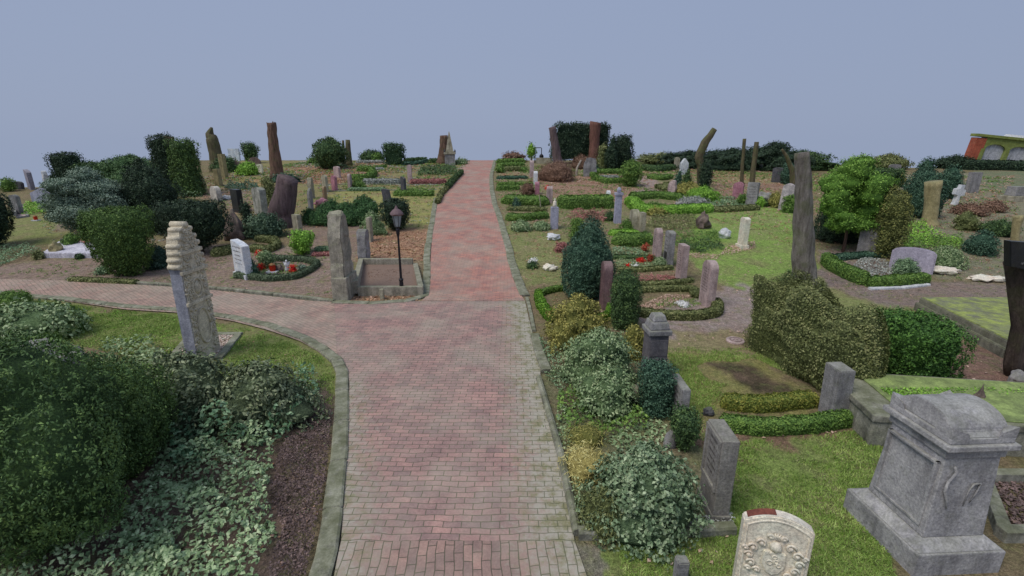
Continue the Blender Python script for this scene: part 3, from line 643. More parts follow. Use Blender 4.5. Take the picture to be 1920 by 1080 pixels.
def stele():
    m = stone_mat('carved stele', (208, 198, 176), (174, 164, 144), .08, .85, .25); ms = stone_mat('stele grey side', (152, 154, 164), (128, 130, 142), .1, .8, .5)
    p = G(384, 668); r = empty('carved_stele', p, R(86)); tag(r, 'tall ornately carved sandstone stele on a gravel bed by the branch path', 'stele')
    w, h, t = .74, 2.98, .27; a = w / 2
    P = [(-a, 0), (a, 0), (a * .97, h * .55), (a * .92, h * .66), (a * 1.0, h * .68), (a * .88, h * .72), (a * .86, h * .78), (a * .74, h * .82), (a * .72, h * .87), (a * .52, h * .9), (a * .45, h * .94), (a * .2, h * .96), (0, h),
         (-a * .2, h * .97), (-a * .45, h * .96), (-a * .52, h * .92), (-a * .7, h * .9), (-a * .76, h * .85), (-a * .86, h * .82), (-a * .9, h * .74), (-a * 1.0, h * .7), (-a * .92, h * .66), (-a * .97, h * .55)]
    bm = bmesh.new(); slab_bm(bm, P, t, .014)
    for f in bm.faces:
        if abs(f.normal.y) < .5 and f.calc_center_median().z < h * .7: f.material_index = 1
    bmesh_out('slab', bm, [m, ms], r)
    for z0, dp in ((h * .655, .05), (h * .43, .035), (h * .79, .04)):
        bm = bmesh.new()
        for k in range(1): box(bm, -a * (1.03 - k * .03) * (1 if z0 < h * .7 else .85), a * (1.03 - k * .03) * (1 if z0 < h * .7 else .85), -t / 2 - dp + k * .015, -t / 2 + .01, z0 + k * .045, z0 + k * .045 + .07, .006)
        bmesh_out('ledge', bm, m, r)
    bm = bmesh.new(); rr = random.Random(5); y = -t / 2
    def scroll(cx, cz, rad, sgn, turns=1.4):
        pts = [(cx + sgn * rad * (1 - k / 22) * math.cos(k * turns * 6.28 / 18), y - .012, cz + rad * (1 - k / 22) * math.sin(k * turns * 6.28 / 18)) for k in range(18)]
        tube(bm, pts, [rad * .2] * 18, 6)
        blob(bm, (cx, y - .01, cz), (rad * .25, .03, rad * .25), 1, 0)
    for z in np.linspace(h * .1, h * .4, 6):
        for sg in (-1, 1): scroll(sg * a * .7, z, .07, sg)
    for z in np.linspace(h * .47, h * .63, 4):
        for sg in (-1, 1): scroll(sg * a * .68, z, .065, -sg); scroll(sg * a * .3, z + .03, .045, sg)
    for z, q in ((h * .7, .6), (h * .75, .5), (h * .83, .35), (h * .88, .3), (h * .93, .12)):
        for sg in (-1, 1): scroll(sg * a * q * .85, z, .07, sg)
    for k in range(150):
        z = rr.uniform(h * .03, h * .92); lim = a * (.9 if z < h * .7 else .9 - (z / h - .7) * 2.2); x = rr.uniform(-lim, lim)
        if h * .1 < z < h * .34 and abs(x) < a * .5: continue
        blob(bm, (x, y - .005, z), (rr.uniform(.015, .045), rr.uniform(.015, .03), rr.uniform(.02, .05)), 1, .1, k)
    for q in (h * .25, h * .54): # oval medallions
        pts = [(math.cos(k * .349) * a * (.5 if q < 1 else .36), y - .008, q + math.sin(k * .349) * (.4 if q < 1 else .2)) for k in range(19)]; tube(bm, pts, [.022] * 19, 6)
    blob(bm, (0, y, h * .54), (a * .25, .05, .15), 2, .1)
    bmesh_out('relief', bm, m, r, smooth=True)
    bm = bmesh.new()
    for k, (z, q) in enumerate(((.71, 1.0), (.755, .95), (.80, .85), (.85, .8), (.90, .62), (.955, .4))):
        for sg in (-1, 1): tube(bm, [(sg * a * q * .93, -t / 2 - .01, h * z), (sg * a * q * .93, 0, h * z), (sg * a * q * .93, t / 2 - .02, h * z)], [.05, .058, .05], 12)
    tube(bm, [(0, -t / 2 - .02, h * .985), (0, t / 2 + .02, h * .985)], [.07, .07], 12)
    bmesh_out('volutes', bm, m, r, smooth=True)
stele()
def border(label, pts, wm, hm, m, fill=None, name='grave_border', cat='grave border', fillname='gravel'):
    Q = polyw(pts); c = sum(Q, Vector()) / len(Q); r = empty(name, c); tag(r, label, cat); n = len(Q)
    for i in range(n):
        a, b = Q[i], Q[(i + 1) % n]; d = b - a; ln = math.hypot(d.x, d.y) - wm * .02; ang = math.atan2(d.y, d.x); bm = bmesh.new(); box(bm, wm / 2 - .0, ln - wm / 2 - .012 + wm, -wm / 2, wm / 2, -.1, hm + .004 * i, .012)
        o = bmesh_out('kerb', bm, m, r, (a.x - c.x, a.y - c.y, a.z - c.z), ang)
    if fill:
        ctr = c; a = np.array([(p.x, p.y) for p in Q])
        if fillname in ('gravel',):
            lo, hi = a.min(0), a.max(0); q = rng.uniform(lo, hi, (4000, 2)); q = q[inpoly(q[:, 0], q[:, 1], a)]
            V, F = leaf_quads(np.stack([q[:, 0] - c.x, q[:, 1] - c.y, T(q[:, 0], q[:, 1]) + .03 - c.z], 1), np.tile([0, 0, 1.], (len(q), 1)), .05, .8, 0, .8)
            o = link('gravel', npmesh('gravel', V, F, [fill]), r); o['kind'] = 'stuff'
        else:
            bm = bmesh.new(); vs = [bm.verts.new((p.x - c.x, p.y - c.y, p.z - c.z + hm * .35)) for p in Q]; f = bm.faces.new(vs); f.normal_update()
            if f.normal.z < 0: f.normal_flip()
            bmesh_out(fillname, bm, fill, r)
    return r
border('flat mossy stone frame with pale gravel round the carved stele', [(322, 672), (360, 628), (448, 628), (412, 672)], .16, .05, SMO, FGV)
# ================================================================== the left plots
def enclosure():
    m = stone_mat('rough old sandstone', (166, 160, 146), (128, 124, 112), .4, .85, .6)
    border('rectangular low stone curb of an empty grave under the lamp', [(668, 554), (790, 554), (779, 500), (678, 500)], .17, .3, m, SOIL, 'grave_enclosure', 'grave enclosure', 'soil')
    p = G(649, 556); r = empty('rough_gravestone', p, R(90)); tag(r, 'massive weathered sandstone gravestone seen edge on at the stone curbed grave', 'gravestone'); h = H(p, 393)
    bm = bmesh.new(); P = [(-.42, -.05), (.42, -.05), (.42, h * .36), (.33, h * .42), (.36, h * .62), (.27, h * .68), (.28, h * .82), (.16, h * .93), (-.05, h), (-.24, h * .95), (-.3, h * .8), (-.38, h * .72), (-.36, h * .42), (-.42, h * .36)]
    slab_bm(bm, P, .42, .03); bmesh.ops.triangulate(bm, faces=bm.faces); bmesh.ops.subdivide_edges(bm, edges=bm.edges, cuts=2)
    for v in bm.verts: v.co += Vector([mnoise.noise(v.co * 3 + Vector((k * 9, 0, 0))) for k in range(3)]) * .05 + Vector([mnoise.noise(v.co * 11 + Vector((k * 9, 0, 0))) for k in range(3)]) * .015
    bmesh_out('slab', bm, m, r, (0, .03, 0)); bm = bmesh.new(); box(bm, -.5, .5, -.235, .235, -.1, h * .27, .03); bmesh_out('plinth', bm, m, r)
enclosure()
boulder('small pale stones lying on the soil of the curbed grave', 716, 526, 520, 22, SC, 'stone', 'stone', seed=3)
stone('small square stone post in front of the curbed grave by the lamp', 717, 561, 540, 8, 'F', 'rect', SBE, t=.12, name='stone_post', cat='post')
stone('rugged grey rock-cut gravestone with white lichen behind the curbed grave', 684, 490, 427, 30, 'R', 'rough', SG, .5)
stone('slim pale upright stone between rugged grave and dark shrub', 695, 452, 406, 12, 'R', 'rect', SBE, .4)
def lamp():
    p = G(754, 553); h = H(p, 385); r = empty('street_lamp', p); tag(r, 'black cemetery lamp post with frosted lantern beside the curbed grave', 'street lamp')
    bm = bmesh.new(); tube(bm, [(0, 0, -.05), (0, 0, .12), (0, 0, .14), (0, 0, .45), (0, 0, .5), (0, 0, .55), (0, 0, h * .55), (0, 0, h * .66), (0, 0, h * .7), (0, 0, h * .74), (0, 0, h * .76)],
         [.085, .085, .07, .06, .075, .04, .032, .03, .055, .06, .03], 14); bmesh_out('pole', bm, IRON, r, smooth=False)
    z = h * .76; t = h * .91; bm = bmesh.new(); tube(bm, [(0, 0, z), (0, 0, z + .03), (0, 0, z + .04)], [.03, .09, .07], 12); bmesh_out('collar', bm, IRON, r)
    bm = bmesh.new(); tube(bm, [(0, 0, z + .04), (0, 0, t)], [.08, .155], 6); bmesh_out('glass', bm, GLASS, r)
    f = bmesh.new()
    for k in range(6):
        a = 2 * math.pi * k / 6; tube(f, [(.092 * math.cos(a), .092 * math.sin(a), z + .04), (.158 * math.cos(a), .158 * math.sin(a), t)], [.008, .008], 5)
    bmesh_out('frame', f, IRON, r); bm = bmesh.new()
    tube(bm, [(0, 0, t - .02), (0, 0, t), (0, 0, t + .03), (0, 0, t + .1), (0, 0, t + .15), (0, 0, t + .18), (0, 0, h)], [.175, .205, .19, .13, .06, .045, .01], 12)
    for v in bm.verts:
        if abs(v.co.z - t) < .025: v.co.z -= .025 * abs(math.cos(3 * math.atan2(v.co.y, v.co.x)))
    bmesh_out('roof', bm, RUST, r)
lamp()
shrub('dark_shrub', 'dark evergreen shrub directly behind the lamp lantern', 744, 430, 374, 50, 'vcone', FDD, .05, 'shrub', amp=.14)
shrub('juniper_sprig', 'loose pale green juniper between the cloud hedge and the lamp', 700, 440, 395, 46, 'dome', FV, .05, 'shrub', amp=.35, dens=.5, wy=.5)
shrub('cloud_juniper', 'cloud pruned dark green juniper with ring of rounded lobes', 640, 417, 366, 128, 'ball', fol('smooth juniper', (38, 62, 36), (58, 88, 50), (80, 112, 62), 2), .04, 'shrub', wy=2.2, amp=.05,
      lobes=[(-.42, -.1, .0, .26, .5), (-.25, -.25, .0, .34, .52), (-.05, -.3, .0, .32, .5), (.15, -.3, .0, .34, .55), (.34, -.15, .0, .32, .62), (.42, .15, .05, .26, .7), (.28, .4, .05, .34, .85), (.02, .35, 0, .34, .65), (-.2, .3, 0, .3, .8), (-.22, .05, .12, .3, .55), (.1, 0, .15, .32, .55)])
boulder('low pink weathered rock beside the cloud pruned juniper', 605, 389, 373, 26, SRO, seed=6)
stone('white marble headstone with slanted top beside the flower bed', 459, 518, 449, 44, 'A', 'slant', stone_mat('bright marble', (216, 222, 228), (188, 196, 206), .03, .6, .2), ins=5, plinth=1, t=.26, wm=.7)
hedge('small rounded hedge ring round the flower filled grave', [(440, 520), (505, 527), (556, 523), (585, 508), (598, 496), (570, 490), (500, 488)], 10, .22, fol('cotoneaster', (50, 62, 46), (78, 92, 68), (104, 116, 90), 4))
shrub('dwarf_conifer', 'tiny dark conifer cone in front of the white marble headstone', 475, 519, 481, 25, 'cone', FT, .03, 'conifer', up=.5)
def flowers(label, bx, by, hpx, wpx, m, cat='flowers', name='flowers'):
    p = G(bx, by); s = S(p); return shrub(name, label, bx, by, by - hpx, wpx, 'ball', m, .03, cat, amp=.3, dens=1)
shrub('bedding_plant', 'green and cream bedding plant behind the red flowers', 500, 500, 470, 30, 'ball', FV, .04, 'plant', amp=.3, dens=.7)
flowers('red flower bunch beside the top of the white headstone', 487, 482, 13, 11, FRD); flowers('dark red flower bunch in front of the white headstone', 489, 506, 12, 11, FRD)
flowers('red flower at the feet of the white angel figure', 551, 509, 12, 11, FRD)
def grave_light(label, bx, by, hp=12):
    p = G(bx, by); s = S(p); h = hp / s; r = empty('grave_light', p); tag(r, label, 'grave light')
    bm = bmesh.new(); box(bm, -h * .62, h * .62, -h * .5, h * .5, 0, h * .2, .005); bmesh_out('base', bm, SW, r)
    bm = bmesh.new(); tube(bm, [(0, 0, h * .2), (0, 0, h * .5), (0, 0, h * .95)], [h * .3, h * .36, h * .33], 12); bmesh_out('glass', bm, REDG, r)
    bm = bmesh.new(); tube(bm, [(0, 0, h * .95), (0, 0, h), (0, 0, h * 1.15)], [h * .4, h * .36, h * .08], 12); bmesh_out('lid', bm, BRASS, r)
grave_light('red glass grave light with brass lid on a white base', 512, 511, 16)
def figure(label, bx, by, ty, m=SW, name='angel_figurine', cat='statuette', wings=True):
    p = G(bx, by); h = H(p, ty); r = empty(name, p, R(20)); tag(r, label, cat); bm = bmesh.new()
    tube(bm, [(0, 0, 0), (0, 0, h * .1), (0, 0, h * .45), (0, 0, h * .6), (0, 0, h * .72), (0, 0, h * .78)], [h * .24, h * .22, h * .13, h * .15, h * .13, h * .05], 14)
    blob(bm, (0, -h * .02, h * .87), (h * .1, h * .11, h * .13), 2, .04)
    for sg in (-1, 1): tube(bm, [(sg * h * .13, 0, h * .7), (sg * h * .18, -h * .05, h * .52), (sg * h * .03, -h * .17, h * .5)], [h * .05, h * .045, h * .035], 8)
    bmesh_out('body', bm, m, r, smooth=True)
    if wings:
        for sg in (-1, 1):
            bm = bmesh.new(); slab_bm(bm, [(0, h * .35), (sg * h * .22, h * .45), (sg * h * .3, h * .8), (sg * h * .1, h * .75)][::sg], h * .05, 0, y0=h * .12); bmesh_out('wing', bm, m, r)
figure('small white angel figurine kneeling among red flowers', 539, 507, 487)
boulder('brown stone figurine between the red grave light and angel', 525, 508, 496, 16, SBR, 'stone', 'stone', seed=8)
shrub('ball_plant', 'small grey-green ball plant right of the white angel', 567, 508, 495, 14, 'ball', FB, .02, 'plant', amp=.04)
cover('bedding', 'dark soil with small green plants inside the flower bed ring', [(470, 515), (555, 515), (580, 500), (510, 495)], FM, .06, .04, .5)
shrub('bright_shrub', 'bright fresh green shrub in front of the narrow grey stone', 568, 476, 434, 36, 'vcone', FL, .06, 'shrub', amp=.3, asp=.8)
stone('narrow mottled grey stone behind the bright green shrub', 561, 448, 401, 19, 'A', 'rect', SBE, t=.2)
hedge('purple red heather strip behind the bright green shrub', [(585, 480), (636, 478)], 6, .2, FRH, name='heather_strip')
hedge('grey green border strip behind the purple heather', [(590, 470), (636, 468)], 7, .2, FI, name='plant_strip')
boulder('dark purple-brown pointed boulder gravestone before the black stone', 442, 449, 396, 42, SBR, 'boulder_headstone', 'headstone', seed=5, pointed=.75, amp=.1)
shrub('rhododendron', 'dark leafy rhododendron at the foot of the purple trunk', 497, 444, 400, 72, 'dome', fol('dark laurel', (40, 56, 42), (66, 86, 64), (108, 128, 102), 4), .10, 'shrub', amp=.2, wy=1.4)
hedge('mossy low hedge left of the white marble headstone', [(396, 480), (420, 478), (445, 470)], 14, .35, FO)
hedge('mossy rounded hedge behind the red flowers', [(470, 470), (500, 475), (522, 465), (515, 455), (480, 452)], 12, .3, FO)
shrub('clipped_juniper', 'large dark green juniper clipped narrow at the foot by the branch path', 238, 515, 388, 118, 'vcone', FJ, .06, 'conifer', amp=.16, up=.4, trunk=.12, lift=.02, wy=1.5)
shrub('yew_hedge', 'broad dark yew hedge block behind the carved stele', 374, 474, 378, 108, 'vcone', FDD, .05, 'hedge', amp=.16, sq=3.2, wy=1.6, trunk=.15, lift=.1)
shrub('yew_hedge', 'dark yew mass between the juniper and the yew hedge block', 308, 436, 384, 60, 'vcone', FDD, .05, 'hedge', amp=.2, wy=1.2)
shrub('ivy_shrub', 'glossy dark ivy at the foot of the yew behind the stele', 300, 500, 460, 50, 'dome', fol('dark glossy ivy', (32, 48, 40), (54, 74, 60), (86, 108, 90), 4), .07, 'shrub', wy=.8)
shrub('dark_yew', 'tall dark yew tree with layered branches behind the clipped juniper', 290, 432, 300, 96, 'dome', FDD, .06, 'yew tree', amp=.34, wy=2, trunk=.2, lift=.05)
shrub('blue_spruce', 'wide grey-blue spruce with tiered drooping branches', 182, 440, 318, 140, 'ball', FB, .07, 'spruce', wy=3, amp=.22, trunk=.15, up=-.2,
      lobes=[(0, 0, .78, .35, .24), (-.12, -.1, .6, .55, .28), (.15, 0, .55, .6, .3), (-.2, 0, .38, .7, .3), (.22, 0, .36, .62, .32), (0, -.1, .2, .8, .32), (-.28, 0, .22, .45, .25), (.0, 0, .05, .6, .3)])
shrub('evergreen_shrub', 'large spreading green shrub on the skyline left of the ivy columns', 255, 352, 293, 120, 'dome', fol('far green', (44, 66, 40), (70, 96, 58), (98, 122, 76), 1.2), .08, 'shrub', wy=4, amp=.22)
shrub('yew_hedge', 'low dark hedge behind the grey-blue spruce', 175, 350, 306, 50, 'box', FD, .07, 'hedge', wy=2, sq=3)
shrub('clipped_yew', 'square topped dark clipped yew on the far left skyline', 139, 352, 288, 44, 'box', FDD, .06, 'clipped yew', sq=4, amp=.06, wy=1.6, lean=-4)
shrub('clipped_yew', 'dark clipped yew column cut off by the left picture edge', -8, 462, 362, 66, 'vcone', FDD, .05, 'clipped yew', wy=1.6, amp=.08)
shrub('ivy_column', 'tall ivy clad column with bare top on the left skyline', 326, 362, 254, 42, 'box', FDD, .06, 'ivy column', wy=1.2, amp=.12, sq=2.5, lean=-3)
shrub('ivy_column', 'second shorter ivy clad column with bright top leaves', 358, 366, 262, 46, 'box', fol('mid green ivy', (36, 54, 30), (62, 84, 44), (100, 124, 64), 1.5), .06, 'ivy column', wy=1.4, amp=.14, sq=2.5)  # own leaf greens, paler than the first column's ivy
trunk('thick grey trunk stub under the left ivy clad column', [(322, 362, 24), (316, 256, 18)], BKO, seed=3)
stone('pale stone slab at the foot of the ivy columns', 352, 354, 334, 32, 'F', 'rough', SBR)
trunk('tall pointed olive brown trunk stub leaning left on the skyline', [(412, 320, 30), (405, 292, 22), (398, 262, 20), (393, 252, 14), (397, 239, 4)], BKO, seed=9, flare=1.1)
stone('tall ochre lichen pillar stone right of the leaning stub', 422, 334, 288, 20, 'R', 'rect', SY, .5, name='pillar_stone')
stone('bright blue-white block shaped stone on the skyline', 441, 302, 278, 20, 'F', 'rect', stone_mat('blue white', (206, 218, 240), (184, 198, 224), 0), t=.25)
shrub('far_shrub', 'small dark round shrub right of the blue-white stone', 471, 306, 268, 26, 'vcone', FD, .06, 'shrub', amp=.2)
shrub('far_shrub', 'low green shrub between leaning stub and blue-white stone', 425, 322, 294, 44, 'dome', FD, .06, 'shrub', amp=.2)
stone('rounded brown-grey stone behind the light green bush', 443, 322, 300, 20, 'F', 'round', SBR)
stone('rounded brown-grey stone right behind the small skyline shrub', 478, 312, 294, 24, 'F', 'round', SBR)
shrub('light_bush', 'light green bush in front of the rounded brown stones', 468, 328, 304, 34, 'dome', FL, .06, 'shrub', amp=.2)
stone('small pale stone left of the torn brown trunk', 488, 324, 307, 11, 'F', 'rect', SC)
stone('ochre leaning stone left of the pale ribbed stone', 382, 362, 333, 13, 'F', 'rect', SY, lean=-6, t=.3)
stone('pale beige upright stone with green side behind the white humped stone', 411, 349, 316, 16, 'R', 'rect', SY, .45)
stone('wide white humped stone left of the black stone', 407, 376, 348, 28, 'A', 'round', stone_mat('chalky', (196, 190, 180), (160, 154, 146), .15), t=.3)
boulder('flat white stone slab right of the humped stone', 425, 374, 366, 16, SW, 'stone', 'stone')
cover('juniper_bed', 'grey green creeping juniper bed left of the humped stone', [(335, 372), (350, 352), (380, 350), (378, 370)], FI, .3, .06)
cover('juniper_bed', 'blue green creeping juniper bed right of the beige stone', [(420, 358), (430, 345), (482, 346), (485, 356)], FT, .3, .06)
shrub('low_hedge', 'flat pale hedge top left of the humped stone', 350, 392, 372, 60, 'dome', FO, .06, 'hedge', wy=1.5)
stone('black polished headstone with grey chiselled edge', 448, 397, 354, 26, 'A', 'rect', SB, t=.28, plinth=1)
stone('weathered grey headstone with ribbed edge left of the purple trunk', 491, 402, 350, 30, 'A', 'arch', stone_mat('ribbed', (166, 166, 158), (112, 114, 106), .3, .8, .9), t=.34)
shrub('dark_column_shrub', 'narrow dark green column shrub behind the ribbed grey headstone', 508, 385, 331, 20, 'col', FO, .05, 'shrub')
shrub('dark_column_shrub', 'narrow dark shrub right of the black polished headstone', 464, 418, 378, 16, 'col', FDD, .05, 'shrub')
trunk('thick purple-brown trunk leaning right with flat cut top', [(522, 425, 50), (530, 385, 42), (541, 335, 36)], BKP, seed=4)
trunk('tall torn reddish brown trunk stub with splintered top', [(521, 335, 24), (515, 290, 20), (512, 260, 17), (509, 230, 16)], BKR, seed=7, top='torn')
shrub('ivy_tuft', 'teal ivy tuft on top of the purple leaning trunk', 535, 342, 326, 66, 'dome', FT, .06, 'ivy', amp=.4, wy=.8, dens=.6)
for a in [('grey green narrow stone beside the purple leaning trunk', 585, 372, 331, 13, 'R', 'rough', SBE), ('thin grey leaning stone in front of the narrow green stone', 584, 393, 351, 11, 'R', 'rough', SG),
          ('grey arched stone left of the mottled arched pair', 611, 360, 327, 12, 'A', 'round', SBE), ('mottled rose arched stone beside the flat grave kerb', 628, 357, 328, 12, 'A', 'round', SRO),
          ('ochre brown slim stone behind the pink rock', 610, 374, 348, 9, 'R', 'round', stone_mat('ochre brown', (156, 130, 104), (126, 104, 84), .2)),
          ('slim pink arched stone at the end of the long silver border', 657, 354, 325, 9, 'R', 'round', SP), ('wide pink-grey arched stone on the leafy slope', 633, 333, 311, 16, 'A', 'arch', SP),
          ('slim grey round headed pillar on the yellow lawn', 769, 342, 308, 8, 'F', 'round', SP), ('dark slate headstone right of the silver heather', 757, 358, 330, 10, 'A', 'slant', SD)]:
    stone(*a, t=.2 if a[5] != 'R' else None, wm=.45)
stone('dark leaning stone stump on the lawn behind the lamp shrub', 728, 382, 352, 14, 'F', 'slant', SD, lean=-8, t=.3, plinth=1)
hedge('bright crescent hedge below the leafy slope', [(657, 338), (690, 338), (702, 330), (696, 322), (670, 321)], 10, .5, FM)
hedge('long silver heather border on the left lawn', [(680, 345), (752, 345)], 9, .5, FH, name='heather_border')
hedge('reddish heather border ending at the upper path', [(768, 345), (838, 344)], 8, .5, FRH, name='heather_border')
hedge('grey border strip below the long silver heather', [(652, 358), (725, 358)], 6, .4, FI, name='plant_strip')
hedge('low bright hedge in front of the dark slate headstone', [(738, 367), (814, 367)], 9, .45, FM)
cover('ground_cover', 'dark green spreading ground cover before the obelisk', [(782, 330), (790, 316), (852, 312), (858, 328)], FD, .35, .07)
cover('ground_cover', 'low green plants on the yellow lawn before the silver border', [(740, 366), (745, 356), (815, 354), (815, 364)], FM, .15, .06)
hedge('dark hedge edging the bend of the upper path', [(838, 356), (852, 340), (866, 326)], 9, .35, FD)
hedge('dark hedge edging the upper path above the lawn', [(820, 384), (828, 366), (838, 356)], 8, .3, FO)
shrub('plant_mound', 'green mound between the silver border and slim pink stone', 672, 352, 338, 24, 'dome', FM, .06, 'plant')
for lab, pts, hp, m in [('thin grey border far up the left slope', [(590, 312), (650, 312)], 4, FI), ('grey flower border before the far small shrubs', [(668, 306), (722, 306)], 5, FH), ('green strip right of the topiary block', [(758, 304), (800, 300)], 6, FD),
                       ('dark green border right of the topiary block', [(755, 310), (790, 308), (800, 304)], 6, FT), ('far thin stone-grey border behind the crescent hedge', [(680, 320), (720, 318)], 4, FH), ('far green border between lawn plots', [(700, 318), (722, 313)], 4, FM)]:
    hedge(lab, pts, hp, .6, m, name='plant_strip')
for q in ([(600, 347), (640, 346), (830, 347)], [(700, 313), (768, 314)], [(600, 359), (820, 356)]): kerb('lawn_kerb', q, .15, .06, stone=2)
shrub('topiary_block', 'square clipped dark green topiary block on the skyline', 740, 309, 270, 34, 'box', fol('topiary', (34, 52, 36), (52, 74, 48), (74, 98, 60), 1), .06, 'topiary', sq=5, amp=.04, wy=1.6)
shrub('far_shrub', 'small dark shrub with white flowers left of the pale round shrub', 692, 303, 283, 34, 'dome', FD, .06, 'shrub', amp=.25); shrub('far_shrub', 'pale green round shrub left of the topiary block', 708, 305, 287, 20, 'ball', FM, .05, 'shrub'); shrub('far_shrub', 'low dark spreading shrub left of the topiary block', 700, 300, 282, 34, 'dome', FDD, .06, 'shrub', amp=.2)
shrub('holm_oak', 'dark bushy evergreen tree among bare olive trunks on the skyline', 622, 316, 259, 58, 'ball', FD, .08, 'tree', amp=.3, wy=3, trunk=.2, lift=.05)
for k, q in enumerate([[(612, 312, 5), (607, 262, 4)], [(625, 314, 7), (623, 258, 5)], [(645, 312, 7), (643, 263, 4)], [(655, 310, 12), (652, 262, 8)]]):
    trunk(['thin olive trunk leftmost in the dark bushy tree', 'olive trunk in the middle of the dark bushy tree', 'slim yellow mossy trunk right of the dark bushy tree', 'thickest olive trunk right of the dark bushy tree'][k], q, BKO, seed=k)
shrub('far_shrub', 'low pale shrub on the skyline left of the bushy tree', 592, 306, 296, 26, 'dome', FM, .06, 'shrub')
trunk('broad brown tree stub behind the obelisk', [(829, 306, 20), (832, 280, 17), (832, 254, 15)], BKR, seed=2)
def obelisk():
    p = G(844, 309); s = S(p); h = H(p, 246); r = empty('obelisk', p, R(8)); tag(r, 'pale grave obelisk on a square pedestal beside the upper path', 'obelisk'); a = 9.5 / s
    bm = bmesh.new(); box(bm, -a, a, -a, a, -.2, h * .32, .02); bmesh_out('pedestal', bm, SG, r)
    bm = bmesh.new(); box(bm, -a * 1.15, a * 1.15, -a * 1.15, a * 1.15, h * .32, h * .38, .02); box(bm, -a, a, -a, a, h * .38, h * .41, .01); bmesh_out('cornice', bm, SBE, r)
    bm = bmesh.new(); t = a * .72; box(bm, -t, t, -t, t, h * .41, h * .96, .01, t * .86); box(bm, -t * .14, t * .14, -t * .14, t * .14, h * .96, h, 0, t * .135); bmesh_out('shaft', bm, SBE, r)
    for sg in (-1, 1):
        bm = bmesh.new(); tube(bm, [(sg * a, -a, h * .38), (sg * a, -a, h * .42), (sg * a, -a, h * .47)], [a * .12, a * .16, a * .03], 8); bmesh_out('finial', bm, SD, r)
obelisk()
hedge('dark low hedge left of the obelisk', [(803, 306), (826, 306)], 8, .6, FD); shrub('far_plant', 'low green and white plants right of the obelisk', 865, 308, 298, 24, 'dome', FV, .06, 'plant')
# far left graves
shrub('ball_shrub', 'green egg shaped shrub on the far left skyline', 17, 359, 334, 22, 'ball', FM, .05, 'shrub', amp=.05)
for a in [('dark grey small stone right of the egg shaped shrub', 36, 355, 339, 17, 'F', 'rough', SD), ('tall grey slab headstone on the far left skyline', 60, 355, 317, 27, 'A', 'slant', stone_mat('lilac grey', (150, 146, 156), (126, 122, 134), .1)),
          ('white stained headstone right of the tall grey slab', 90, 347, 318, 18, 'A', 'rough', SW), ('wide lilac grey gabled headstone below the far left skyline', 84, 383, 352, 38, 'F', 'gable', stone_mat('lilac light', (168, 168, 186), (148, 148, 166), .1)),
          ('narrow round headed stone left of the wide gabled stone', 35, 402, 364, 15, 'F', 'round', SG), ('small slanted lilac stone beside the spruce', 119, 387, 366, 18, 'F', 'slant', stone_mat('lilac light', 0, 0)),
          ('pale leaning stone between spruce and dark yew', 252, 362, 332, 16, 'A', 'slant', SBE), ('small beige round stone behind the spruce', 212, 350, 334, 12, 'F', 'round', SBE)]:
    stone(*a, t=.25)
border('flat pinkish ledger with frame before the narrow round headed stone', [(30, 410), (52, 407), (48, 386), (30, 388)], .12, .1, SG, SP, 'ledger', 'ledger', 'top_slab')
figure('white angel statuette with orange flowers before the wide gabled stone', 100, 398, 371)
flowers('orange flowers at the feet of the white angel statuette', 104, 400, 9, 10, fol('orange petals', (150, 70, 40), (196, 96, 60), (220, 140, 100), 9)); flowers('bright red flower beside the grey-blue spruce', 118, 408, 8, 7, FRD)
grave_light('orange red grave light standing on the mossy left lawn', 68, 414, 9)
shrub('ball_shrub', 'small dark round bush right of the white stained headstone', 105, 343, 327, 15, 'ball', FD, .05, 'shrub')
hedge('thin brown hedge row on the far left slope', [(78, 350), (125, 349)], 6, .4, FO); cover('plant_bed', 'light green plants before the wide gabled headstone', [(28, 402), (55, 380), (62, 384), (96, 384), (98, 398), (55, 404)], FL, .2, .06)
cover('ground_cover', 'green leafy border along the left edge dirt path', [(-60, 500), (-20, 470), (30, 462), (80, 468), (40, 488), (0, 500)], FI, .2, .06); shrub('plant_mound', 'small bushy green tuft at the corner of the white ledger', 74, 485, 468, 16, 'dome', FO, .04, 'plant')
def ledger():
    P = [(80, 484), (186, 484), (188, 462), (112, 461)]; Q = polyw(P); c = sum(Q, Vector()) / 4; r = empty('ledger_stone', c); tag(r, 'white flat ledger stone with bronze ornament beside the dark juniper', 'ledger stone')
    bm = bmesh.new(); lo = [bm.verts.new((q.x - c.x, q.y - c.y, q.z - c.z - .05)) for q in Q]; hi = [bm.verts.new((q.x - c.x, q.y - c.y, q.z - c.z + .2)) for q in Q]
    bm.faces.new(hi); bm.faces.new(lo[::-1])
    for i in range(4): bm.faces.new((lo[i], lo[(i + 1) % 4], hi[(i + 1) % 4], hi[i]))
    bmesh.ops.recalc_face_normals(bm, faces=bm.faces); bmesh.ops.bevel(bm, geom=bm.edges[:], offset=.02, segments=2, affect='EDGES'); bmesh_out('slab', bm, stone_mat('pale lilac slab', (204, 202, 212), (182, 180, 192), .05), r)
ledger()
boulder('beige sculpted stone bowl on the white ledger', 108, 478, 454, 22, SY, 'stone_bowl', 'bowl', seed=2)
shrub('potted_plant', 'green potted shrub behind the white ledger', 136, 464, 438, 28, 'dome', FM, .05, 'plant', amp=.25); flowers('red and white flower bunch by the white ledger', 164, 462, 12, 14, fol('salmon petals', (150, 60, 50), (206, 130, 120), (224, 200, 190), 12)); flowers('white blossoms left of the red and white bunch', 154, 463, 9, 8, FW)
boulder('dark stone vase behind the white ledger', 120, 463, 448, 10, SD, 'stone_vase', 'vase')
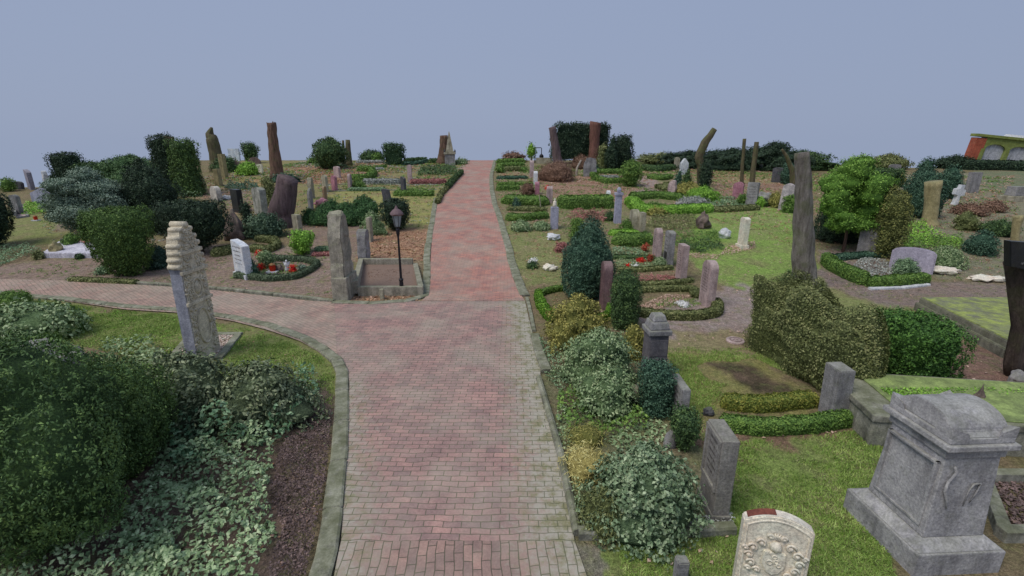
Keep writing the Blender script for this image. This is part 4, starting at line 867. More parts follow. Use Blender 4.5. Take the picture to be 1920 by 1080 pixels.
hedge('mossy raised strip beneath the dark juniper', [(130, 527), (190, 530), (260, 533)], 8, .25, FO, name='moss_strip'); shrub('ivy_tuft', 'small ivy tuft left of the dark juniper foot', 196, 512, 498, 26, 'dome', FI, .05, 'ivy', amp=.25)
hedge('dark hedge sprig lying over the white ledger corner', [(142, 487), (165, 480), (180, 470)], 8, .3, FD)
# ================================================================== right of the path, far to near
CV = 'conifer'
for lab, pts, hp, wm, m in [('double clipped hedge highest beside the right kerb', [(930, 306), (985, 305)], 7, .9, FM), ('second clipped hedge row beside the far right kerb', [(931, 312), (984, 311)], 6, .7, FM),
    ('brown and green hedge row between two hedge balls', [(936, 321), (985, 320)], 8, .8, FO), ('low dark green border row below the hedge balls', [(931, 336), (990, 335)], 5, .6, FT),
    ('bright rectangular hedge frame front beside the right kerb', [(930, 357), (975, 356)], 9, .4, FM), ('back row of the bright rectangular hedge frame', [(932, 348), (1000, 346)], 5, .4, FM),
    ('mixed green hedge bed with paler top beside the right kerb', [(940, 380), (1030, 384)], 14, 1.0, FM), ('low hedge row in front of the dark hedge cone', [(950, 394), (1026, 396)], 8, .5, FO),
    ('dense low hedge with red flower above the white green dwarf shrubs', [(948, 412), (978, 414), (1028, 408)], 12, .5, FM), ('thick clipped hedge front between statuette stone and urn pillar', [(1052, 386), (1062, 391), (1150, 389)], 22, .7, FM),
    ('paler back row behind the thick clipped hedge', [(1052, 376), (1150, 374)], 8, .6, FL)]:
    hedge(lab, pts, hp, wm, m)
shrub('ball_shrub', 'clipped hedge ball next to the far right kerb', 937, 324, 309, 15, 'ball', FM, .05, 'shrub', amp=.05); shrub('ball_shrub', 'second clipped hedge ball farther from the kerb', 983, 322, 312, 13, 'ball', FM, .05, 'shrub', amp=.05)
shrub('brown_shrub', 'brown leafy shrub on the skyline right of the path', 962, 303, 285, 50, 'dome', FBR, .07, 'shrub', amp=.35, dens=.45); shrub('brown_shrub', 'reddish brown twiggy shrub mass under the leaning trunk', 1045, 338, 302, 76, 'dome', FBR, .08, 'shrub', amp=.25, asp=.2, dens=.8)
shrub('brown_shrub', 'small brown twiggy shrub beside the bright hedge frame', 990, 364, 343, 26, 'dome', FBR, .05, 'shrub', amp=.25, asp=.25); shrub('brown_shrub', 'dry brown twigs under the black green ivy mass', 1090, 316, 292, 40, 'dome', FBR, .07, 'shrub', amp=.25, asp=.25)
shrub('small_tree', 'small bright green tree on the skyline beside the bracket lamp', 996, 304, 267, 15, 'flame', FL, .05, 'tree', trunk=.06, lift=.3)
def bracket_lamp():
    p = G(1015, 306); h = H(p, 277); r = empty('hanging_lamp', p); tag(r, 'small dark lantern hanging from a crooked iron arm on the skyline', 'lamp'); s = S(p)
    bm = bmesh.new(); tube(bm, [(-12 / s, 0, 0), (-12 / s, 0, h)], [.05, .04], 8); bmesh_out('pole', bm, IRON, r); bm = bmesh.new(); tube(bm, [(-12 / s, 0, h), (-1 / s, 0, h), (0, 0, h - .05), (0, 0, h * .6)], [.04] * 4, 8); bmesh_out('arm', bm, IRON, r)
    bm = bmesh.new(); tube(bm, [(0, 0, h * .62), (0, 0, h * .52), (0, 0, h * .45), (0, 0, h * .36), (0, 0, h * .3)], [.04, .2, .24, .2, .05], 10); bmesh_out('lantern', bm, IRON, r)
bracket_lamp()
stone('long pale stone wall under the leaning trunk', 1020, 307, 295, 30, 'F', 'rect', SBE, name='stone_wall', cat='wall')
for a in [('pale slim stone below the small bright tree', 996, 301, 283, 6, 'F', 'round', SW), ('slim grey pink stone above the pink pair', 997, 333, 300, 9, 'L', 'round', SP), ('white topped slim stone upper of the pink pair', 1004, 345, 320, 8, 'L', 'round', SW),
          ('pink slim stone lower of the pink pair', 1007, 364, 340, 9, 'L', 'round', SRO), ('curved pink grey stone with red flower on top', 1030, 380, 348, 13, 'L', 'round', SP), ('lilac grey square stone carrying a white statuette', 1039, 428, 387, 19, 'L', 'rect', stone_mat('lilac light', (168, 168, 186), (148, 148, 166), .1)),
          ('small white stone left of the urn pillar', 1140, 373, 356, 9, 'L', 'round', SW)]:
    stone(*a, wm=.45)
flowers('red flower on top of the curved pink grey stone', 1027, 356, 8, 7, FRD); 
def on_top(px, py, base, ty, lab):
    p = G(*base); z = H(p, py); s = S(p); h = H(p, ty) - z; r = empty('statuette', (p.x, p.y, p.z + z - .02)); tag(r, lab, 'statuette'); bm = bmesh.new()
    tube(bm, [(0, 0, 0), (0, 0, h * .3), (0, 0, h * .6), (0, 0, h * .75)], [h * .28, h * .2, h * .22, h * .08], 10); blob(bm, (0, 0, h * .86), (h * .13,) * 3, 2, .05); bmesh_out('body', bm, SC, r, smooth=True)
on_top(1037, 387, (1039, 428), 371, 'cream statuette standing on the lilac grey square stone')
trunk('reddish brown leaning trunk left of the ivy mass', [(1047, 310, 19), (1042, 275, 15), (1035, 238, 13)], BKP, seed=5); trunk('thick reddish brown trunk right of the ivy mass', [(1112, 308, 20), (1114, 270, 18), (1117, 229, 21)], bark_mat('rust', (138, 98, 86), (84, 58, 52), .1), seed=6)
shrub('ivy_mass', 'big black green ivy mass between two reddish trunks', 1078, 306, 232, 76, 'box', FDD, .09, 'ivy', wy=2, amp=.2, sq=2.6, lift=.1, trunk=.2); shrub('ivy_mass', 'dark ivy fringe outside the right reddish trunk', 1128, 306, 232, 20, 'box', FDD, .07, 'ivy', wy=1, amp=.2, sq=3, lift=.3, trunk=.06)
stone('white plastered stone base under the right reddish trunk', 1106, 331, 294, 24, 'F', 'rough', SG, name='whitewashed_stone', cat='stone'); trunk('whitish broken branch leaning at the stone base', [(1080, 330, 5), (1082, 315, 4), (1090, 300, 3)], stone_mat('bleached wood', (180, 172, 160), (140, 130, 120), .1), name='driftwood', cat='branch')
for lab, pts, hp, wm, m in [('back row of the square hedge frame by the round bush', [(1106, 326), (1180, 325)], 8, .6, FM), ('front row of the square hedge frame by the round bush', [(1106, 326), (1118, 338), (1135, 344), (1178, 343)], 9, .5, FM)]: hedge(lab, pts, hp, wm, m)
hedge('silver border inside the square hedge frame', [(1118, 334), (1160, 333)], 4, .6, FH, name='heather_border')
shrub('round_bush', 'round olive green bush at the end of the square hedge frame', 1182, 349, 301, 38, 'ball', FM, .06, 'shrub', amp=.1)
shrub('dark_conifer', 'pointed dark conifer left of the pair behind the hedge frame', 1146, 320, 252, 24, 'flame', FDD, .07, CV); shrub('dark_conifer', 'wider dark conifer right of the pair behind the hedge frame', 1166, 318, 252, 36, 'col', FDD, .07, CV, amp=.16)
shrub('far_shrub', 'pale olive shrub between the rust trunk and dark conifers', 1132, 318, 268, 24, 'dome', FO, .07, 'shrub', amp=.2); hedge('dark teal hedge band under the dark conifers', [(1115, 318), (1175, 317)], 9, .8, FT)
shrub('hedge_cone', 'small dark clipped cone in the bed beside the right kerb', 968, 394, 369, 20, 'cone', FT, .04, CV); flowers('red leaves at the end of the dense low hedge', 982, 412, 9, 10, fol('red leaves', (110, 50, 36), (156, 76, 56), (180, 110, 80), 9)); trunk('thin pale bare sapling in the right hedge bed', [(1014, 396, 2.5), (1013, 380, 2), (1011, 366, 1.5)], SBE, name='sapling', cat='sapling')
shrub('dwarf_shrub', 'white green dwarf shrub nearer the right kerb', 978, 432, 414, 36, 'dome', FV, .05, 'shrub'); shrub('dwarf_shrub', 'white and lime dwarf shrub before the lilac grey stone', 1014, 430, 415, 32, 'dome', FV, .05, 'shrub', amp=.25)
boulder('flat white rock with moss on the lawn left of the dark red plant', 1038, 449, 438, 26, SW, seed=7); boulder('flat cream stone left of the big blue green conifer', 1031, 506, 496, 28, SC, seed=9); flowers('white flower tuft on the grass beside the right kerb', 998, 494, 10, 14, FW); shrub('plant_mound', 'dark leaves under the white flower tuft', 998, 502, 490, 20, 'dome', FD, .04, 'plant')
shrub('dark_red_plant', 'dark red purple plant left of the big blue green conifer', 1054, 470, 454, 26, 'dome', FRH, .05, 'plant', amp=.2)
shrub('clipped_column', 'short clipped green column above the big blue green conifer', 1081, 449, 409, 26, 'col', FM, .05, 'shrub', amp=.06)
shrub('blue_conifer', 'big bushy blue green conifer beside the dark pink slim stone', 1101, 556, 405, 96, 'flame', FT, .055, CV, amp=.15, up=.3, wy=1.7)
shrub('yew_cone', 'dark green clipped cone right of the dark pink slim stone', 1169, 612, 505, 50, 'col', FD, .045, CV, amp=.1, up=.3, wy=.9); 
stone('dark pink slim round headed stone beside the big blue green conifer', 1134, 576, 488, 23, 'L', 'round', SPD, .55)
def urn_pillar():
    p = G(1157, 418); s = S(p); h = H(p, 351); r = empty('urn_pillar', p); tag(r, 'grey lilac pillar with small urn above the arched stone pair', 'pillar stone'); a = 6.2 / s; m = stone_mat('lilac light', 0, 0)
    bm = bmesh.new(); box(bm, -a, a, -a, a, -.1, h * .78, .01, a * .12); bmesh_out('shaft', bm, m, r); bm = bmesh.new(); box(bm, -a * 1.15, a * 1.15, -a * 1.15, a * 1.15, h * .78, h * .85, .01); bmesh_out('cap', bm, m, r)
    bm = bmesh.new(); tube(bm, [(0, 0, h * .85), (0, 0, h * .88), (0, 0, h * .94), (0, 0, h)], [a * .3, a * .6, a * .7, a * .3], 10); bmesh_out('urn', bm, m, r)
urn_pillar()
for a, k in [(('pale arched gravestone left of the joined pair', 1188, 431, 391, 20, 'L', 'round', SBE), .8), (('pale square gravestone right of the joined pair', 1203, 437, 397, 13, 'L', 'rect', SBE), .45),
    (('rose grey round headed stone with faint lettering behind the plaque stone', 1231, 480, 426, 18, 'L', 'round', SP), .5), (('pale square headstone bearing a small dark plaque', 1252, 497, 431, 20, 'L', 'arch', SG), .5),
    (('pink square pillar headstone with dense rows of lettering', 1276, 525, 457, 22, 'L', 'rect', SP), .5), (('large pink round headed stone beside the dirt path', 1324, 572, 486, 31, 'L', 'round', SP), .62)]:
    stone(*a, wm=k, ins=9 if a[0].startswith(('rose', 'pink', 'large')) else 5 if 'plaque' in a[0] else 0, plaque=(.22, .42) if 'bearing' in a[0] else None)
stone('white upright stele with brown carving on the bright lawn', 1391, 464, 406, 20, 'L', 'arch', SC, .45, plinth=1, name='white_stele', cat='stele', plaque=None)
boulder('reddish bird shaped ornament near the top of the white stele', 1390, 466, 462, 4, SRE, 'ornament', 'ornament')
cover('leaf_litter', 'pinkish fallen leaves round the foot of the white stele', [(1350, 478), (1365, 462), (1415, 452), (1418, 466), (1380, 476)], FLP, .04, .05, .7); cover('leaf_litter', 'pinkish fallen leaves below the dark low plants', [(1288, 478), (1300, 474), (1350, 478), (1345, 486), (1300, 484)], FLP, .04, .05, .6)
boulder('smooth white rock left of the white stele', 1358, 446, 429, 22, SW, seed=12); boulder('brown tree stump on the mossy plot', 1317, 428, 399, 28, SBR, 'tree_stump', 'stump', seed=13, pointed=.6, amp=.25)
cover('ground_cover', 'grey green creeping plants left of the brown tree stump', [(1210, 425), (1225, 404), (1300, 402), (1320, 428), (1250, 434)], FO, .18, .06); cover('ground_cover', 'dark green low plants in front of the white rock', [(1260, 462), (1255, 440), (1345, 436), (1355, 455), (1310, 475)], FM, .22, .06)
cover('ground_cover', 'dark green low plants behind the plaque headstone', [(1285, 474), (1270, 458), (1350, 455), (1362, 468), (1320, 476)], FD, .2, .05)
for lab, pts, hp, wm, m in [('long fuzzy bright hedge below the arched stone pair', [(1146, 456), (1180, 459), (1222, 455)], 20, .8, FM), ('grassy hedge top row behind the long fuzzy hedge', [(1140, 440), (1200, 440)], 8, .6, FL), ('thin dark hedge below the frosty teal bed', [(1148, 484), (1230, 486)], 6, .25, FD),
    ('thin grey hedge below the red flower bed', [(1150, 508), (1200, 509), (1262, 504)], 7, .25, FO), ('grey green hedge row below the pink heather', [(1190, 537), (1240, 535), (1300, 528)], 8, .25, FO), ('front row of the big bright hedge ring', [(1182, 380), (1195, 394), (1215, 401), (1270, 400), (1335, 396)], 14, .8, FL),
    ('back row of the big bright hedge ring', [(1180, 374), (1230, 370), (1282, 376)], 11, .8, FM), ('beige low hedge before the rose marble stone', [(1315, 392), (1345, 397), (1422, 392)], 8, .6, FO), ('dry beige green hedge round the white flower bed', [(1192, 590), (1230, 597), (1300, 599), (1342, 592), (1346, 578), (1338, 570)], 15, .3, FO),
    ('back row of hedge round the white flower bed', [(1185, 548), (1240, 545), (1300, 545), (1306, 560)], 10, .3, FO)]: hedge(lab, pts, hp, wm, m)
shrub('plant_mound', 'low rounded green hedge mound inside the big hedge ring', 1229, 393, 380, 40, 'dome', FM, .06, 'plant'); shrub('gold_shrub', 'orange tipped low shrub in front of the big hedge ring', 1230, 402, 388, 40, 'dome', FG, .05, 'shrub'); boulder('small lilac stone inside the big hedge ring', 1275, 387, 378, 18, SG, 'stone', 'stone', seed=4)
cover('bedding', 'frosty teal leaves bed beside the rose grey stone', [(1148, 482), (1148, 465), (1205, 464), (1225, 482)], FI, .08, .05); cover('bedding', 'green white bedding plants with red flowers before the plaque stone', [(1150, 506), (1155, 490), (1240, 488), (1262, 502)], FV, .1, .05); cover('pink_heather', 'pink red heather bed before the pink pillar headstone', [(1185, 530), (1186, 520), (1265, 516), (1275, 528)], FRH, .1, .04)
flowers('red poinsettia at left of the bedding plants', 1176, 503, 9, 9, FRD); flowers('red poinsettia in the middle of the bedding plants', 1201, 492, 8, 14, FRD); flowers('rust red plant beside the frosty teal bed', 1209, 472, 16, 9, fol('rust', (100, 46, 34), (150, 72, 52), (176, 100, 72), 9)); flowers('rust red plant left of the plaque headstone', 1218, 490, 14, 10, fol('rust', 0, 0, 0))
flowers('white blossoms among the bedding plants', 1192, 500, 5, 10, FW); shrub('plant_mound', 'bright lime plant at the foot of the plaque headstone', 1238, 498, 482, 24, 'dome', FV, .05, 'plant')
cover('bedding', 'dark soil with green leaves inside the dry beige hedge', [(1225, 575), (1250, 560), (1310, 562), (1318, 572), (1290, 580)], FM, .07, .05, .4); flowers('white blossoms in the hedge framed bed', 1280, 574, 9, 22, FW); cover('leaf_litter', 'pale pink fallen leaves inside the dry beige hedge', [(1195, 575), (1250, 552), (1300, 555), (1230, 582)], FLP, .04, .05, .8)
cover('plant_bed', 'rose bushes and brown plants behind the short clipped column', [(1062, 410), (1080, 398), (1145, 400), (1150, 412), (1130, 418)], FRH, .25, .06, .8); shrub('rose_bush', 'brown red rose bush left of the urn pillar', 1110, 412, 396, 24, 'dome', FBR, .05, 'shrub', amp=.25); shrub('rose_bush', 'green rose bush between brown bush and urn pillar', 1143, 413, 396, 20, 'dome', FD, .05, 'shrub', amp=.2)
shrub('plant_mound', 'small green plant with orange tips between pillar and joined pair', 1175, 432, 412, 22, 'dome', FM, .05, 'plant', amp=.3)
# behind
stone('white arched statue plinth between two small cones', 1281, 328, 296, 13, 'F', 'gable', stone_mat('bluish white', (206, 210, 216), (172, 178, 188), .2), t=.5, name='monument', cat='monument'); stone('grey ghost shaped stone left of the white monument', 1268, 318, 294, 10, 'F', 'round', SBE); boulder('reddish ornament on top of the white arched monument', 1282, 326, 322, 5, SRE, 'ornament', 'ornament')
shrub('small_cone', 'left of two green cones before the white monument', 1272, 348, 318, 17, 'cone', FT, .05, CV); shrub('small_cone', 'right of two green cones before the white monument', 1287, 350, 314, 17, 'cone', FD, .05, CV)
stone('pale pink notched stone below the two green cones', 1259, 366, 336, 14, 'A', 'rough', SP, t=.3)
trunk('dark olive trunk bending right against the sky', [(1317, 352, 18), (1314, 310, 14), (1310, 295, 15), (1322, 268, 15), (1340, 242, 10)], BKO, seed=8); shrub('trunk_ivy', 'dark ivy clothing the foot of the bending trunk', 1320, 356, 302, 20, 'col', FDD, .06, 'ivy', amp=.2)
trunk('thin olive pole trunk left of the two', [(1390, 346, 7), (1392, 310, 6), (1396, 260, 6)], BKO, seed=11); trunk('thicker olive pole trunk right of the two', [(1410, 352, 10), (1412, 320, 9), (1419, 266, 8)], BKO, seed=12)
for lab, a, m in [('low dark evergreen bank at the left end of the black thicket', (1240, 306, 290, 90), FO), ('black evergreen thicket behind the white monument', (1290, 312, 284, 100), FDD), ('black evergreen thicket right of the bending trunk', (1365, 316, 280, 120), FDD), ('tallest dark thicket behind the pole trunks', (1445, 318, 270, 90), FDD), ('dark evergreen thicket behind the big grey trunk', (1505, 316, 284, 90), FD)]:
    shrub('thicket', lab, a[0], a[1], a[2], a[3], 'dome', m, .1, 'thicket', wy=5, amp=.55, lump=5)
hedge('dark low hedge leading toward the white monument', [(1205, 318), (1230, 322), (1262, 318)], 10, 1.0, FD); hedge('green border right of the leafy pink path', [(1215, 334), (1240, 338), (1258, 334)], 8, .6, FM); hedge('green corner hedge above the big hedge ring', [(1232, 352), (1248, 358), (1252, 348)], 8, .6, FO)
shrub('gold_shrub', 'yellow green shrub row at the foot of the two cones', 1290, 364, 344, 56, 'dome', FG, .06, 'shrub', amp=.2); shrub('light_bush', 'bright green spreading bush at the foot of the bending trunk', 1318, 374, 352, 56, 'dome', FL, .06, 'shrub', amp=.2); shrub('plant_mound', 'pale silver plants below the bright spreading bush', 1300, 382, 370, 50, 'dome', FH, .05, 'plant')
cover('plant_bed', 'silver and green bed before the rose marble stone', [(1300, 390), (1300, 372), (1400, 370), (1410, 388)], FI, .15, .06, .9)
stone('mottled rose marble stone beside the green ball', 1382, 374, 340, 17, 'A', 'round', SRO, t=.2); stone('grey lettered headstone between two green balls', 1408, 386, 341, 18, 'A', 'rect', SG, t=.3, ins=5); shrub('ball_shrub', 'green ball shrub left of the grey lettered headstone', 1390, 384, 363, 15, 'ball', FM, .05, 'shrub', amp=.05); shrub('ball_shrub', 'brighter green ball shrub right of the grey lettered headstone', 1423, 387, 369, 21, 'ball', FL, .05, 'shrub', amp=.06)
boulder('pale slanting ledger stone right of the green balls', 1430, 380, 361, 30, SG, 'ledger', 'ledger', seed=21); hedge('dark grey low hedge right of the green balls', [(1422, 387), (1446, 385)], 9, .6, FD)
stone('large pale mottled headstone between two clipped bushes', 1470, 394, 343, 19, 'A', 'round', stone_mat('mottled pale', (200, 190, 190), (150, 144, 146), .1), t=.32, lean=4); shrub('clipped_bush', 'orange green bush left of the pale mottled headstone', 1453, 388, 358, 22, 'dome', FG, .05, 'shrub'); shrub('clipped_bush', 'clipped green bush right of the pale mottled headstone', 1480, 398, 368, 24, 'box', FM, .05, 'shrub', sq=2.6)
stone('dark blue-grey headstone with sloping foot near the thicket', 1456, 342, 313, 17, 'A', 'arch', SD, t=.3); stone('small bluish grey stone behind the right pole trunk', 1426, 320, 300, 6, 'F', 'round', SG); shrub('far_shrub', 'dark green shrub between dark headstone and big trunk', 1474, 345, 306, 20, 'col', FT, .06, 'shrub')
trunk('big straight grey tree trunk with mossy foot', [(1508, 538, 44), (1507, 480, 36), (1506, 400, 32), (1506, 340, 27), (1504, 286, 25)], BKG, seed=14, flare=1.35); trunk('brown leaning trunk half hidden behind the big grey trunk', [(1488, 355, 12), (1486, 320, 10), (1474, 292, 6), (1466, 280, 4)], BKO, seed=15)
shrub('light_pine', 'bright lime green layered tree on a thin crooked trunk', 1580, 472, 292, 108, 'ball', fol('lime', (52, 78, 32), (94, 130, 50), (138, 170, 80), 4), .065, 'tree', wy=2, amp=.42, dens=.55, thick=.2, trunk=.05, bark=BKR, asp=.5,
      lobes=[(0, 0, .72, .55, .3), (-.2, .1, .58, .6, .3), (.25, -.1, .52, .6, .3), (-.28, 0, .4, .55, .28), (.15, .1, .38, .7, .28), (-.2, -.1, .24, .6, .2), (.22, 0, .22, .65, .2), (.42, 0, .6, .3, .2)])
shrub('dark_shrub', 'black green undergrowth below the bright lime tree', 1572, 450, 368, 96, 'dome', FDD, .06, 'shrub', wy=1.5, amp=.2); shrub('olive_cypress', 'olive gold conifer right of the bright lime tree', 1648, 476, 352, 64, 'col', fol('olive gold', (50, 58, 32), (92, 98, 52), (146, 144, 84), 4), .06, CV, amp=.22, wy=1.6); shrub('dark_shrub', 'dark green hedge top right behind the lime tree', 1640, 372, 318, 84, 'box', FD, .07, 'hedge', wy=2, amp=.15); shrub('yellow_shrub', 'yellowish green shrub on the right behind the olive conifer', 1668, 366, 320, 40, 'dome', FG, .06, 'shrub')
stone('tall grey square headstone under the olive conifer', 1622, 477, 416, 27, 'A', 'rect', stone_mat('fine grey', (146, 142, 140), (120, 116, 114), .3), t=.34, tilt=-3); stone('small dark grey stone right of the tall grey headstone', 1668, 462, 432, 10, 'F', 'rect', SG)
stone('wide rounded lilac headstone inside the leafy hedge ring', 1706, 508, 463, 62, 'A', 'arch', stone_mat('lilac smooth', (166, 160, 174), (150, 144, 158), .02, .6, .1), t=.22, tilt=-6, name='rounded_headstone', bev=.04); boulder('white rock at the foot of the lilac headstone', 1722, 508, 494, 20, SW)
for lab, pts, hp, wm, m in [('leafy hedge ring left side under the lime tree', [(1545, 492), (1560, 506), (1590, 522), (1625, 536)], 22, .4, FM), ('leafy hedge ring front facing the dirt path', [(1625, 538), (1680, 535), (1738, 530)], 18, .4, FM), ('leafy hedge ring back row', [(1545, 490), (1590, 484), (1660, 480)], 9, .35, FT)]: hedge(lab, pts, hp, wm, m)
cover('silver_plants', 'pale silver plants inside the leafy hedge ring', [(1590, 512), (1610, 488), (1670, 492), (1690, 515), (1640, 522)], FH, .12, .06); shrub('plant_mound', 'small blue green shrub before the lilac headstone', 1695, 516, 484, 42, 'dome', FI, .06, 'shrub'); kerb('plot_kerb', [(1630, 543), (1690, 541), (1740, 535)], .15, .07, SW)
shrub('ball_shrub', 'variegated rounded bush right of the lilac headstone', 1768, 497, 463, 58, 'dome', FV, .06, 'shrub'); boulder('long flat pinkish white stone right of the lilac headstone', 1768, 512, 501, 50, SC, seed=31, wy=.3); boulder('long flat pale stone before the dark board post', 1850, 525, 517, 66, SC, seed=33, wy=.3)
cover('ground_cover', 'bright green mossy plants right of the olive conifer', [(1670, 425), (1735, 420), (1750, 440), (1805, 455), (1800, 465), (1690, 465)], FL, .25, .08); cover('ground_cover', 'lush green plants above the variegated bush', [(1690, 470), (1700, 452), (1800, 450), (1812, 465), (1790, 475)], FM, .3, .08)
shrub('teal_conifer', 'dark teal conifer left of the mossy tree stub', 1722, 405, 313, 62, 'dome', FT, .07, CV, wy=2, amp=.12); shrub('teal_conifer', 'small blue green conifer top behind the teal conifer', 1726, 360, 294, 28, 'dome', FT, .07, CV, amp=.2); shrub('teal_conifer', 'blue green hanging foliage right of the teal conifer', 1774, 372, 310, 32, 'ball', FT, .07, CV, amp=.2)
trunk('ochre mossy tree stub with split bark', [(1742, 420, 26), (1746, 390, 22), (1750, 340, 26)], SY, seed=21, flare=1.5)
def cross():
    p = G(1789, 384); s = S(p); h = H(p, 346); r = empty('stone_cross', p); tag(r, 'white weathered stone cross right of the ochre tree stub', 'stone cross'); bm = bmesh.new(); a = 4 / s
    slab_bm(bm, [(-a * 1.4, -.05), (a * 1.4, -.05), (a * .9, h * .12), (a * .7, h * .45), (a * 2.4, h * .5), (a * 2.4, h * .78), (a * 1.1, h * .78), (a * 1.3, h), (-a * .6, h), (-a * .7, h * .82), (-a * 2.3, h * .78), (-a * 2.2, h * .5), (-a * .7, h * .45), (-a * .9, h * .12)], .25, .02); bmesh_out('body', bm, SW, r); r.rotation_euler = (0, R(6), 0)
cross()
stone('grey mottled stone with ivy right of the white cross', 1820, 361, 322, 20, 'F', 'rect', SG, t=.3); 
def block():
    p = G(1908, 376); s = S(p); r = empty('stone_block', p); tag(r, 'wide pale stone chest tomb at the right picture edge', 'chest tomb'); a = 24 / s
    bm = bmesh.new(); box(bm, -a, a, -.5, .5, -.1, 9 / s, .03); bmesh_out('base', bm, SBE, r); bm = bmesh.new(); box(bm, -a * .8, a * .8, -.35, .35, 9 / s, 26 / s, .03, .05); bmesh_out('chest', bm, SG, r)
block()
shrub('brown_shrub', 'brown twiggy mound right of the ochre tree stub', 1818, 402, 382, 50, 'dome', FBR, .07, 'shrub', amp=.2); shrub('brown_shrub', 'rust brown mound nearer the right picture edge', 1862, 396, 376, 36, 'dome', FBR, .07, 'shrub', amp=.2); shrub('dry_bush', 'dry yellow brown bush below the brown mounds', 1808, 430, 396, 40, 'dome', FO, .07, 'shrub', amp=.35, dens=.6); shrub('far_shrub', 'dark teal bush left of the black memorial board', 1836, 475, 434, 46, 'dome', FT, .07, 'shrub'); shrub('far_shrub', 'green shrub behind the black memorial board', 1872, 440, 412, 50, 'dome', FD, .07, 'shrub', amp=.2)
shrub('far_shrub', 'dark hedge on the skyline left of the brick arcade', 1790, 312, 294, 76, 'dome', FDD, .08, 'hedge', wy=2.5, amp=.2); hedge('long dark hedge under the brick arcade', [(1800, 318), (1860, 318), (1990, 322)], 16, 1.2, FDD); shrub('far_shrub', 'dark brown bank on the skyline right of the lime tree', 1665, 316, 290, 62, 'dome', FO, .08, 'hedge', wy=2.5, amp=.25)
stone('small lilac stone on the far slope right of the lime tree', 1676, 322, 307, 22, 'F', 'arch', SG); stone('white stone tip behind the teal conifer', 1691, 348, 331, 16, 'F', 'rough', SW); stone('pale oval stone left of the teal conifer', 1684, 378, 351, 13, 'F', 'round', SBE); boulder('rounded white green rock left of the teal conifer foot', 1688, 402, 386, 15, SG)
trunk('mossy ochre post before the teal bush at the right edge', [(1902, 452, 12), (1905, 430, 13), (1910, 404, 16)], SY, seed=3, name='mossy_post', cat='post')
def arcade():
    p = G(1806, 312); s = S(p); m = stone_mat('green mossy plaster', (138, 150, 84), (112, 120, 62), .7, .9, .4); wh = stone_mat('stained white plaster', (196, 196, 200), (160, 162, 166), .1, .9, .8); br = stone_mat('red brick end', (176, 96, 72), (140, 72, 56), .3)
    r = empty('brick_arcade', p, R(-6)); tag(r, 'mossy brick arcade wall with blind white arches on the right skyline', 'arcade wall'); h = H(p, 252); bw = 42 / s; n = 4
    r.rotation_euler = (R(2), R(6), R(-6)); x0 = 17 / s; W = x0 + n * bw
    bm = bmesh.new(); box(bm, 0, x0, -.25, .5, 0, h * .92, .01)
    bmesh_out('brick_end', bm, br, r)
    bm = bmesh.new(); box(bm, x0, W, 0, .5, 0, h * .95, 0); bmesh_out('wall', bm, wh, r)
    bm = bmesh.new()
    for k in range(n + 1): box(bm, x0 + k * bw - 3.5 / s, x0 + k * bw + 3.5 / s, -.28, 0.001, 0, h * .62, .01)
    for k in range(n):
        cx = x0 + (k + .5) * bw; a = bw / 2 - 3.5 / s; P = [(x0 + k * bw, h * .95), (x0 + k * bw, h * .62), (cx - a, h * .62)] + [(cx - a * math.cos(t), h * .62 + h * .16 * math.sin(t)) for t in np.linspace(.15, math.pi - .15, 12)] + [(cx + a, h * .62), (x0 + (k + 1) * bw, h * .62), (x0 + (k + 1) * bw, h * .95)]
        slab_bm(bm, P[::-1], .2, 0, y0=-.1)
    bmesh_out('arches', bm, m, r)
    bm = bmesh.new(); box(bm, -.1, W, -.36, .6, h * .953, h * 1.03, .02); bmesh_out('cornice', bm, m, r); bm = bmesh.new(); box(bm, x0 + bw * .8, x0 + bw * 1.9, -.2, .4, h * 1.03, h * 1.1, .02, .12); bmesh_out('parapet', bm, SW, r)
arcade()
def board():
    p = G(1905, 705); r = empty('memorial_board', p); tag(r, 'black lettered memorial slab on a dark rough post at the right edge', 'memorial slab'); h = H(p, 447); hb = H(p, 505)
    def X(px, z): return (px - 960) / FPX * depth((p.x, p.y, p.z + z)) - p.x
    bm = bmesh.new(); tube(bm, [(0, 0, -.1), (X(1900, .3), 0, .3), (X(1912, hb * .5), 0, hb * .5), (X(1903, hb), 0, hb), (X(1898, hb + .2), 0, hb + .2)], [.22, .14, .11, .13, .12], 16, wob=.6, seed=5)
    bmesh_out('post', bm, BKD, r, smooth=True); x0 = X(1868, h)
    bm = bmesh.new(); slab_bm(bm, [(x0 + .14, hb + .12), (x0 + 1.3, hb - .12), (x0 + 1.3, h - .1), (x0, h)], .14, .01); bmesh_out('slab', bm, SB, r, (0, -.2, 0))
    bm = marks(.95, 1, 6, .14, x0 + .66, hb + .06, h - .1, 4, .045); bmesh_out('lettering', bm, SG, r, (0, -.202, 0))
board()
